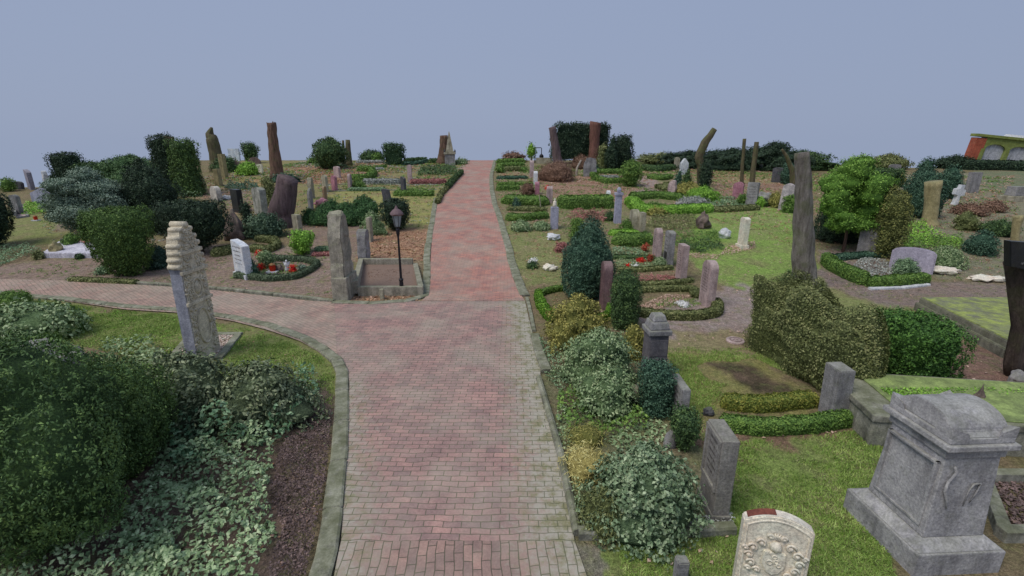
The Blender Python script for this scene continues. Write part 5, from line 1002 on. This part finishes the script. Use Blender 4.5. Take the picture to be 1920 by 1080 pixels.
# ================================================================== middle right
def ledger2():
    m = stone_mat('mossy ledger', (134, 132, 118), (104, 102, 90), .5); mo = stone_mat('yellow moss slab', (158, 172, 80), (112, 112, 98), .25, .95, .5)
    Q = polyw([(1880, 672), (1708, 584), (1712, 566), (1990, 566), (2040, 668)]); Q = [Q[0], G(1712, 580), G(2000, 580), G(2080, 668)]; c = sum(Q, Vector()) / 4; r = empty('grave_platform', c); tag(r, 'large raised stone grave platform with yellow moss top at right', 'grave platform')
    def prism(k, z0, z1, nm, mm, bev=.02):
        bm = bmesh.new(); lo = [bm.verts.new((q.x - c.x) * k for q in (0,)) for _ in ()]; lo = [bm.verts.new(((q.x - c.x) * k, (q.y - c.y) * k, z0)) for q in Q]; hi = [bm.verts.new(((q.x - c.x) * k, (q.y - c.y) * k, z1)) for q in Q]
        bm.faces.new(hi); bm.faces.new(lo[::-1])
        for i in range(4): bm.faces.new((lo[i], lo[(i + 1) % 4], hi[(i + 1) % 4], hi[i]))
        bmesh.ops.recalc_face_normals(bm, faces=bm.faces); bmesh.ops.bevel(bm, geom=bm.edges[:], offset=bev, segments=2, affect='EDGES'); bmesh_out(nm, bm, mm, r)
    prism(1.0, -.2, .22, 'base', m); prism(.965, .2, .38, 'slab', m); prism(.94, .36, .40, 'moss_top', mo, .01)
ledger2()
hedge('tall loose mossy olive hedge running from the dirt path toward the monument', [(1432, 628), (1452, 655), (1500, 690), (1560, 728), (1640, 762)], 0, .95, FO, .048, 'tall_hedge', group=None, amp=.3, hm=H(G(1446, 650), 520) * .92, dens=1.25, asp=.5)
shrub('dark_hedge_block', 'dark green hedge block right of the olive hedge', 1698, 705, 596, 118, 'box', fol('dark block', (34, 58, 26), (58, 90, 38), (92, 128, 56), 2.5), .05, 'hedge', wy=1.6, amp=.14, sq=2.8, lump=3)
shrub('small_sprig', 'dark sprig on top of the olive hedge near the trunk', 1470, 560, 508, 26, 'dome', FD, .04, 'shrub', amp=.3)
stone('white grey pillar headstone before the olive hedge', 1560, 780, 684, 34, 'L', 'rect', SG, .38, lean=0, t=.27, plinth=0, tilt=2)
hedge('low mossy hedge back row before the olive hedge', [(1350, 762), (1420, 768), (1530, 756)], 24, .3, fol('moss mix', (64, 84, 36), (104, 112, 48), (146, 140, 66), 5)); hedge('low green hedge front row with fallen leaves', [(1345, 800), (1420, 812), (1520, 806), (1600, 792)], 26, .26, FM)
boulder('small dark stone with pink sheen left of the mossy hedges', 1328, 778, 764, 20, SD, 'stone', 'stone', seed=8)
def disc():
    p = G(1379, 640); r = empty('stone_disc', p); tag(r, 'round pinkish stone disc with carved ring lying in the leaves', 'stone disc'); bm = bmesh.new(); a = 17 / S(p); tube(bm, [(0, 0, -.02), (0, 0, .03), (0, 0, .045)], [a, a, a * .93], 28); bmesh_out('disc', bm, SP, r); bm = bmesh.new()
    tube(bm, [(a * .6 * math.cos(t), a * .6 * math.sin(t), .047) for t in np.linspace(0, 6.28, 25)], [.01] * 25, 6); tube(bm, [(-a * .25, 0, .047), (0, a * .2, .047), (a * .25, -.02, .047)], [.01] * 3, 6); bmesh_out('emblem', bm, SPD, r)
disc()
def urn_stone():
    m = stone_mat('sooty grey', (112, 108, 112), (84, 82, 88), .15); p = G(1224, 700); s = S(p); h = H(p, 588); r = empty('pedestal_gravestone', p, R(4)); tag(r, 'dark grey pedestal gravestone with moulded cap beside the golden shrub', 'gravestone'); a = 18 / s
    bm = bmesh.new(); box(bm, -a, a, -a, a, -.1, h * .7, .01, a * .06); bmesh_out('shaft', bm, m, r); bm = bmesh.new(); box(bm, -a * .85, a * .85, -a - .012, -a + .03, h * .1, h * .32, .005); box(bm, -a * .85, a * .85, -a - .004, -a + .04, h * .36, h * .62, .005); bmesh_out('panels', bm, m, r)
    bm = bmesh.new(); box(bm, -a * 1.18, a * 1.18, -a * 1.18, a * 1.18, h * .7, h * .78, .02); box(bm, -a * 1.0, a * 1.0, -a, a, h * .78, h * .9, .03, a * .15); box(bm, -a * .75, a * .75, -a * .75, a * .75, h * .9, h, .03, a * .2); bmesh_out('cap', bm, stone_mat('grey', 0, 0), r)
urn_stone()
shrub('dark_shrub', 'dark box shaped conifer before the pedestal gravestone', 1227, 768, 683, 54, 'box', FT, .045, CV, sq=2.8, amp=.1, wy=.7); stone('grey flat topped headstone between two dark shrubs', 1269, 782, 712, 38, 'L', 'rect', SG, .6, ins=4); shrub('dark_shrub', 'small dark shrub with two lobes behind the lettered grey stone', 1279, 838, 766, 44, 'vcone', FD, .04, CV, amp=.14, trunk=.03, wy=.5)
def grey_stone():
    p = G(1336, 952); h = H(p, 806); m = stone_mat('layered grey', (140, 136, 132), (116, 112, 108), .25, .85, .3); r = empty('lettered_headstone', p, R(-92)); tag(r, 'tall grey block headstone with recessed lettered panel beside the variegated bush', 'headstone'); w, t = .5, .2
    bm = bmesh.new(); box(bm, -w / 2, w / 2, -t / 2, t / 2, -.1, h, .012); 
    bmesh_out('slab', bm, m, r); bm = bmesh.new(); fr = .05
    for a in ((-w / 2 + .02, -w / 2 + .02 + fr, h * .38, h * .96), (w / 2 - .02 - fr, w / 2 - .02, h * .38, h * .96)): box(bm, a[0], a[1], -t / 2 - .022, -t / 2 + .01, a[2], a[3], .004)
    for z in (h * .38, h * .96): box(bm, -w / 2 + .02, w / 2 - .02, -t / 2 - .025, -t / 2 + .01, z - fr / 2, z + fr / 2, .004)
    bmesh_out('frame', bm, m, r); bmesh_out('inscription', marks(w * .8, h, 6, t, 0, .44, .9, 3, .035), STI, r); bm = bmesh.new(); box(bm, -w / 2 - .02, w / 2 + .02, -t / 2 - .02, t / 2 + .02, -.1, .1, .015); bmesh_out('plinth', bm, m, r)
grey_stone()
shrub('variegated_bush', 'big rounded variegated green bush in front of the grey lettered headstone', 1206, 975, 850, 180, 'dome', fol('blue variegated', (58, 76, 52), (100, 120, 88), (156, 168, 134), 5), .055, 'shrub', wy=1.2, dens=1.35, amp=.24, asp=.65, lump=4)
shrub('gold_shrub', 'yellow golden shrub beside the mossy low hedge', 1082, 645, 560, 104, 'dome', FG, .055, 'shrub', amp=.36, lump=4, wy=1.3); shrub('gold_shrub', 'small golden shrub left of the pedestal gravestone', 1186, 668, 606, 40, 'dome', FG, .055, 'shrub', amp=.2); shrub('leafy_shrub', 'big mixed grey green shrub below the golden shrub', 1118, 715, 622, 130, 'dome', FV, .06, 'shrub', amp=.36, lump=4, wy=1.3); shrub('leafy_shrub', 'blue silver shrub left of the stone sphere', 1136, 762, 692, 100, 'dome', FV, .06, 'shrub', amp=.34, lump=4, wy=.9)
boulder('pale stone sphere beside the blue silver shrub', 1190, 750, 722, 24, SBE, 'stone_sphere', 'sphere', wy=.17, amp=.01); boulder('smooth whitish cone stone left of the two lobed shrub', 1256, 838, 806, 24, SG, 'stone', 'stone', pointed=.4, amp=.05)
hedge('bright mossy low hedge curving beside the right kerb', [(1008, 560), (1012, 575), (1022, 592), (1036, 606)], 22, .22, fol('moss hedge', (48, 76, 22), (84, 122, 36), (120, 156, 52), 4)); hedge('short mossy hedge piece behind the golden shrub', [(1010, 556), (1030, 548), (1060, 544)], 10, .2, FM); hedge('yellow green mossy hedge piece left of the dark cone', [(1115, 606), (1142, 600), (1143, 582)], 16, .18, fol('moss hedge', 0, 0, 0))
cover('bed_plants', 'mixed low green plants below the blue silver shrub', [(1045, 790), (1045, 740), (1080, 730), (1160, 770), (1220, 775), (1210, 810), (1100, 830)], FM, .2, .06); cover('bed_plants', 'white flowering ground plants left of the two lobed shrub', [(1130, 830), (1200, 780), (1250, 790), (1250, 830), (1180, 850)], FV, .2, .07)
shrub('grass_tuft', 'pale straw coloured grass tuft upper of two beside the right kerb', 1098, 828, 798, 70, 'dome', FG, .07, 'grass tuft', asp=.12, up=.6, amp=.2); shrub('grass_tuft', 'pale straw coloured grass tuft lower of two beside the right kerb', 1100, 886, 842, 84, 'dome', fol('straw', (120, 110, 62), (172, 162, 100), (206, 196, 140), 5), .08, 'grass tuft', asp=.12, up=.6, amp=.2); shrub('heath_tuft', 'olive green heath tuft at the plot corner by the kerb', 1130, 985, 920, 90, 'dome', FO, .05, 'shrub', asp=.25, up=.5, amp=.15)
cover('heather_bed', 'silver grey heather strip along the plot kerb before the variegated bush', [(1090, 1000), (1100, 970), (1200, 985), (1310, 975), (1370, 968), (1378, 992)], FH, .1, .035, 1.2); cover('heather_bed', 'sparse grey stems along the right path kerb', [(1060, 900), (1040, 780), (1060, 770), (1090, 880), (1095, 960), (1085, 990)], FV, .12, .045, .7)
cover('bed_plants', 'small dark leaves between kerb and mixed shrub', [(1020, 700), (1010, 640), (1040, 650), (1070, 720), (1050, 740)], FI, .12, .05, .8)
stone('small square grey marker post on the near lawn', 1274, 1092, 1044, 22, 'F', 'rect', SG, t=.12, name='marker_post', cat='post')
def arms_stone():
    p = G(1434, 1112); m = SC; r = empty('coat_of_arms_stone', p, R(-20)); tag(r, 'cream headstone with carved coat of arms and brown stained top edge', 'headstone'); h, w, t = .98, .64, .13
    r.rotation_euler = (R(-4), R(1), R(-17)); bm = bmesh.new(); P = [(-w / 2, -.1), (w / 2, -.1)] + [(w / 2 * u_, h * .87 + h * .11 * (1 - u_ * u_)) for u_ in np.linspace(1, -1, 13)]
    slab_bm(bm, P, t, .012); bmesh_out('slab', bm, m, r); bm = bmesh.new(); pts = [(x * .88, -t / 2 - .002, z * .93 + .02) for x, z in P[1:]] ; pts = [(w * .44, -t / 2 - .002, 0)] + pts + [(-w * .44, -t / 2 - .002, 0)]; tube(bm, pts, [.009] * len(pts), 6); bmesh_out('frame', bm, m, r)
    bm = bmesh.new(); y = -t / 2; z = h * .48
    slab_bm(bm, [(-.1, z + .1), (-.11, z - .05), (-.06, z - .14), (0, z - .17), (.06, z - .14), (.11, z - .05), (.1, z + .1)], .05, .008, y0=y)
    bmesh_out('shield', bm, m, r); bm = bmesh.new(); blob(bm, (0, y - .01, z + .16), (.06, .045, .06), 2, .1); 
    for k in range(7): a = R(25 + k * 22); tube(bm, [(0, y - .005, z + .24), (.075 * math.cos(a), y - .01, z + .24 + .07 * math.sin(a))], [.014, .006], 6)
    bmesh_out('helmet', bm, m, r, smooth=True); bm = bmesh.new(); rr = random.Random(2)
    for sg in (-1, 1):
        bm = bmesh.new()
        for cx, cz, q in ((.13, .17, .05), (.2, .1, .05), (.23, .01, .045), (.2, -.08, .045), (.14, -.15, .04), (.22, -.15, .03), (.06, .26, .03), (.27, .08, .03)):
            pts = [(sg * (cx + q * (1 - k / 16) * math.cos(k * .55)), y - .012, z + cz + q * (1 - k / 16) * math.sin(k * .55)) for k in range(14)]; tube(bm, pts, [.013] * 14, 6); blob(bm, (sg * cx, y - .01, z + cz), (q * .5, .03, q * .5), 1, .1)
        bmesh_out('mantling', bm, m, r, smooth=True); bm = bmesh.new()
    for cx, cz, q in ((-.04, -.02, .025), (.02, .0, .02), (.045, -.04, .02), (0, .05, .02)): tube(bm, [(cx + q * math.cos(k * .57), y - .028, z + cz + q * math.sin(k * .57)) for k in range(12)], [.006] * 12, 5)
    for cx in (-.14, -.04, .07, .16): tube(bm, [(cx + .035 * math.cos(k * .57), y - .004, z - .27 + .035 * math.sin(k * .57)) for k in range(10)], [.01] * 10, 5)
    bmesh_out('charges', bm, m, r, smooth=True)
    bm = bmesh.new(); st = [(w / 2 * u_, h * .87 + h * .11 * (1 - u_ * u_) + .003) for u_ in np.linspace(-.1, -.9, 8)]
    v0 = [bm.verts.new((x, -t * .3, z_)) for x, z_ in st]; v1 = [bm.verts.new((x, t * .45, z_)) for x, z_ in st]
    for k in range(7): bm.faces.new((v0[k], v1[k], v1[k + 1], v0[k + 1]))
    bmesh_out('stained_edge', bm, stone_mat('brown stain', (128, 76, 62), (104, 62, 52), 0), r)
arms_stone()
def monument():
    m = SMG; p = Vector((4.82, 4.66, 0)); r = empty('pedestal_monument', p, R(3)); tag(r, 'large grey stone pedestal monument with barrel shaped top at lower right', 'monument')
    X, Y = .50, .53
    def b(nm, parts, mm=m, sm=False):
        bm = bmesh.new()
        for a in parts: box(bm, *a)
        return bmesh_out(nm, bm, mm, r)
    b('base', [(-X, X, -Y, Y, -.1, .30, .015)]); b('base_moulding', [(-X + .02, X - .02, -Y + .02, Y - .02, .303, .40, .012, .11)])
    S0, S1 = X - .15, Y - .14; b('shaft', [(-S0, S0, -S1, S1, .402, 1.44, .01, .045)]); r.scale = (1, 1, .95)
    bm = bmesh.new()  # sunk panel frames on the two seen sides
    tp = .035 / 1.04
    for f, half in (('L', S1), ('F', S0)):
        for (u0, u1, z0, z1) in ((-half * .82, -half * .74, .5, 1.36), (half * .74, half * .82, .5, 1.36)):
            if f == 'L': box(bm, -S0 - .008, -S0 + .05, u0, u1, z0, z1, .004)
        for z in ((.5, .53), (1.33, 1.36)):
            if f == 'L': box(bm, -S0 - .01, -S0 + .05, -half * .82, half * .82, z[0], z[1], .004)
    bmesh_out('side_panel', bm, m, r); bm = bmesh.new()
    z = lambda k: .55 + k * .8
    tube(bm, [(-.22, -S1 + .006, z(1)), (-.18, -S1 + .008, z(.9)), (-.24, -S1 + .006, z(.75)), (-.25, -S1 + .005, z(.6)), (-.2, -S1 + .004, z(.45)), (-.18, -S1 + .0, z(.3))], [.012, .016, .014, .016, .012, .006], 6)
    tube(bm, [(.0, -S1 + .0, z(.35)), (.02, -S1 + .004, z(.6)), (.06, -S1 + .008, z(.7)), (.13, -S1 + .008, z(.71)), (.11, -S1 + .006, z(.55)), (.06, -S1 + .0, z(.4))], [.006, .009, .01, .01, .009, .006], 6)
    bmesh_out('relief', bm, m, r, smooth=True)
    b('frieze', [(-S0 + .02, S0 - .02, -S1 + .02, S1 - .02, 1.442, 1.56, .008)]); b('cornice', [(-S0 - .04, S0 + .04, -S1 - .04, S1 + .04, 1.562, 1.63, .012), (-S0, S0, -S1, S1, 1.632, 1.70, .01)])
    bm = bmesh.new(); A = S1 - .02; P = [(-S1 + .01, 1.702), (S1 - .01, 1.702)] + [(A * .86 * math.cos(t), 1.74 + .2 * math.sin(t)) for t in np.linspace(0.05, math.pi - .05, 18)]
    slab_bm(bm, P, 2 * S0 - .06, .008); o = bmesh_out('barrel_top', bm, m, r, rz=R(90))
    k = 0
    for sx in (-1, 1):
        for sy in (-1, 1):
            bm = bmesh.new(); v = [(0, 0, 1.70), (-.2 * sx, 0, 1.70), (0, -.2 * sy, 1.70), (.0, 0, 1.83), (-.17 * sx, 0, 1.76), (0, -.17 * sy, 1.76)]; 
            c = [bm.verts.new((q[0] + sx * S0, q[1] + sy * S1, q[2])) for q in v]
            for f in ((0, 1, 2), (0, 3, 4, 1), (0, 2, 5, 3), (1, 4, 5, 2), (3, 5, 4)): bm.faces.new([c[i] for i in f])
            bmesh.ops.recalc_face_normals(bm, faces=bm.faces); bmesh_out('acroterion', bm, m, r)
monument()
def slab3():
    mo = stone_mat('bright moss slab', (152, 172, 100), (98, 112, 70), .25, .95, .3); c = Vector((7.3, 7.0, 0)); r = empty('grave_slab', c, R(-8)); tag(r, 'mossy grave slab on a stone curb behind the pedestal monument', 'grave slab')
    bm = bmesh.new(); box(bm, -1.65, 2.4, -.75, .75, -.1, .42, .03); bmesh_out('base', bm, SMO, r); bm = bmesh.new(); box(bm, -1.68, 2.43, -.78, .78, .424, .54, .02); bmesh_out('slab', bm, SMO, r); bm = bmesh.new(); box(bm, -1.2, 2.36, -.7, .7, .542, .56, .008); bmesh_out('moss_top', bm, mo, r)
slab3()
border('dark gravel grave with stone curb right of the pedestal monument', [(1880, 1010), (1840, 900), (2100, 900), (2200, 1010)], .14, .14, SMO, FPU)
boulder('rusty brown conical stone on the slab behind the monument', 1820, 800, 730, 50, SBR, 'stone', 'stone', pointed=.8, seed=17)
boulder('pale rock at the foot of the memorial slab post', 1912, 722, 698, 40, SG, seed=41)
# loose leaves lying about, and short grass
def loose(label, polys, m, ls, dn, name='fallen_leaves'):
    Vs, Fs, o = [], [], 0
    for poly in polys:
        n = int(min(7000, max(10, polyarea(poly) * dn))); q = scatter(poly, n); V, F = leaf_quads(np.stack([q[:, 0], q[:, 1], T(q[:, 0], q[:, 1]) + .02], 1), np.tile([0, 0, 1.], (n, 1)), ls, .7, 0, .5); Vs.append(V); Fs.append(F + o); o += len(V)
    tag(link(name, npmesh(name, np.concatenate(Vs), np.concatenate(Fs), [m])), label, 'leaves', None, 'stuff')
loose('orange brown fallen leaves covering the ground left of the upper path', [[(690, 490), (700, 440), (800, 432), (806, 490)], [(650, 566), (665, 556), (800, 553), (790, 564)], [(540, 345), (620, 303), (700, 330), (640, 345)]], FLI, .085, 95)
loose('pale pinkish fallen leaves scattered over the right hand plots', [[(1200, 625), (1335, 560), (1420, 560), (1420, 640), (1240, 660)], [(1320, 830), (1340, 815), (1600, 800), (1600, 815)], [(1540, 470), (1640, 470), (1720, 560), (1560, 540)], [(1690, 760), (1780, 640), (1900, 690), (1900, 750)], [(1010, 330), (1170, 350), (1160, 375), (1040, 360)], [(1300, 480), (1400, 400), (1480, 400), (1480, 530), (1340, 560)], [(1010, 560), (1160, 560), (1160, 600), (1040, 610)], [(1150, 1060), (1370, 1000), (1370, 1060)], [(1360, 360), (1490, 360), (1490, 385), (1340, 380)]], FLP, .06, 9)
loose('few tan fallen leaves on the left bare earth', [[(0, 520), (180, 480), (420, 460), (640, 470), (660, 560), (400, 548)], [(100, 640), (500, 640), (620, 700), (300, 680)], [(545, 435), (720, 425), (690, 480)]], FLI, .05, 7)
def grass(label, polys, dn, hh=.035, hole=None):
    Vs, Fs, o = [], [], 0
    for poly in polys:
        n = int(min(60000, polyarea(poly) * dn)); q = scatter(poly, n); f = lumpf(1.7, 77); f2 = lumpf(6, 78); Q3 = np.stack([q[:, 0], q[:, 1], 0 * q[:, 0]], 1); k = f(Q3) * .8 + f2(Q3) * .5 + rng.normal(0, .25, n) > -.32
        if hole: k &= ~inpoly(q[:, 0] + f(Q3) * .3, q[:, 1] + f(Q3[:, ::-1]) * .2, [(v.x, v.y) for v in polyw(hole)])
        q = q[k]; n = len(q); z = T(q[:, 0], q[:, 1]); P = np.stack([q[:, 0], q[:, 1], z], 1); a = rng.uniform(0, 6.28, n); d = np.stack([np.cos(a), np.sin(a), 0 * a], 1) * .006; l = rng.normal(0, .018, (n, 3)); l[:, 2] = rng.uniform(.4, 1.2, n) * hh
        V = np.stack([P - d, P + d, P + l + d * .2, P + l - d * .2], 1).reshape(-1, 3); Vs.append(V); Fs.append(np.arange(n * 4).reshape(n, 4) + o); o += n * 4
    tag(link('grass', npmesh('grass', np.concatenate(Vs), np.concatenate(Fs), [FGR])), label, 'grass', None, 'stuff')
grass('short yellow green grass and moss on the near lawns', [[(1180, 1250), (1160, 1020), (1370, 1000), (1372, 830), (1640, 805), (1700, 860), (1640, 960), (1760, 1300)], [(110, 640), (67, 565), (333, 592), (500, 624), (600, 668), (628, 700), (622, 760), (380, 700)], [(1245, 650), (1440, 655), (1520, 760), (1360, 790), (1320, 840)]], 4400, hole=[(1320, 690), (1400, 672), (1500, 700), (1500, 750), (1380, 740)])

loose('scattered tan leaves lying on the brick path', [[(655, 1050), (660, 760), (720, 600), (980, 600), (1050, 860), (1070, 1050)], [(810, 540), (830, 380), (920, 380), (960, 540)], [(60, 545), (330, 560), (600, 640), (620, 600), (330, 545)]], FLP, .035, 1.6)
cover('moss_tufts', 'green weed tufts growing in joints at the right edge of the path', [(985, 700), (960, 600), (975, 580), (1000, 640), (1030, 790), (1060, 960), (1035, 960)], FM, .05, .022, .035, asp=.3)
cover('moss_tufts', 'green moss tufts along the inner side of the left kerb', [(654, 1010), (655, 720), (668, 720), (664, 1010)], FM, .045, .022, .05, asp=.3)

def weeds(label, poly, m, size, dn, name='weeds'):
    n = int(polyarea(poly) * dn); q = scatter(poly, n); f = lumpf(.9, len(label)); P = np.stack([q[:, 0], q[:, 1], 0 * q[:, 0]], 1); q = q[f(P) + rng.normal(0, .35, n) > 0]; n = len(q); k = 9
    s = np.repeat(rng.uniform(.5, 1.6, n) * size, k); c = np.repeat(q, k, 0); d = rng.normal(0, 1, (n * k, 2)) * s[:, None] * .6; x = c + d
    px = np.maximum(.022, 2.2 * np.maximum(x[:, 1], 1) / FPX)
    z = T(x[:, 0], x[:, 1]) + (.11 if 'curbed' in label else 0) + rng.uniform(.005, .6, n * k) * s; V, F = leaf_quads(np.stack([x[:, 0], x[:, 1], z], 1), np.tile([0, -.2, 1.], (n * k, 1)), px[:, None], .6, 0, 1)
    tag(link(name, npmesh(name, V, F, [m])), label, 'weeds', None, 'stuff')
RP = [(935, 420), (930, 310), (1230, 312), (1500, 325), (1640, 330), (1900, 330), (1920, 530), (1740, 530), (1640, 470), (1540, 480), (1300, 400), (1290, 480), (1180, 610), (1040, 600), (970, 520)]
weeds('low dark green weeds spread between the right hand plots', RP, FM, .12, 9); weeds('dry brown plant remains between the right hand plots', RP, FLI, .07, 6, 'plant_litter'); weeds('pale dry stalks and leaves between the right hand plots', RP, FLP, .05, 7, 'dry_leaves')
LP = [(100, 480), (60, 380), (330, 340), (560, 305), (880, 300), (815, 400), (805, 430), (700, 420), (560, 430), (430, 440)]
weeds('low green weeds spread between the left hand plots', LP, FM, .12, 9); weeds('dry brown plant remains between the left hand plots', LP, FLI, .07, 6, 'plant_litter'); weeds('pale dry stalks between the left hand plots', LP, FH, .05, 5, 'dry_stalks')
weeds('small moss cushions on the bare earth along the branch path', [(0, 515), (180, 475), (640, 470), (660, 560), (400, 545)], FM, .05, 30, 'moss'); weeds('dark weeds on the right hand bare ground before the platform', [(1540, 480), (1700, 540), (1920, 540), (1920, 570), (1720, 575), (1560, 545)], FO, .06, 20)
weeds('brown leaves and twigs on the ochre soil by the memorial slab', [(1700, 760), (1780, 640), (1900, 680), (1920, 770)], FBR, .07, 30, 'plant_litter'); weeds('dark moss clumps on the near right lawn', [(1150, 1080), (1370, 1000), (1372, 830), (1640, 805), (1650, 930), (1760, 1100)], FO, .04, 40, 'moss'); weeds('mossy clumps round the muddy hollow', [(1250, 660), (1430, 655), (1520, 760), (1350, 780)], FG, .05, 50, 'moss'); weeds('clover like weeds on the near left verge', [(110, 640), (67, 568), (333, 594), (500, 624), (600, 668), (620, 740), (380, 700)], FL, .04, 40)

def topmoss(label, x0, x1, y0, y1, z, n, m):
    q = rng.uniform((x0, y0), (x1, y1), (n, 2)); f = lumpf(1.3, 9); P = np.stack([q[:, 0], q[:, 1], 0 * q[:, 0]], 1); q = q[f(P) + rng.normal(0, .2, n) > .05]; n = len(q)
    V, F = leaf_quads(np.stack([q[:, 0], q[:, 1], z + rng.uniform(0, .03, n)], 1), np.tile([0, 0, 1.], (n, 1)), .04, .6, 0, 1); tag(link('moss', npmesh('moss', V, F, [m])), label, 'moss', None, 'stuff')
topmoss('lumpy bright moss growing on the slab behind the monument', 6.2, 9.3, 6.5, 7.3, .56, 9000, FL)

loose('rust coloured leaves caught in the near left ivy and heather', [[(420, 960), (430, 850), (560, 800), (615, 800), (600, 1000), (540, 1090)]], FLI, .06, 10)
weeds('grey green sprouts poking through the near left heather', [(520, 1090), (540, 900), (560, 830), (620, 780), (612, 900), (590, 1060)], FV, .06, 22)

weeds('fallen leaves and twigs on the soil of the curbed grave', [(690, 540), (775, 540), (768, 512), (690, 512)], FBR, .06, 60, 'plant_litter')
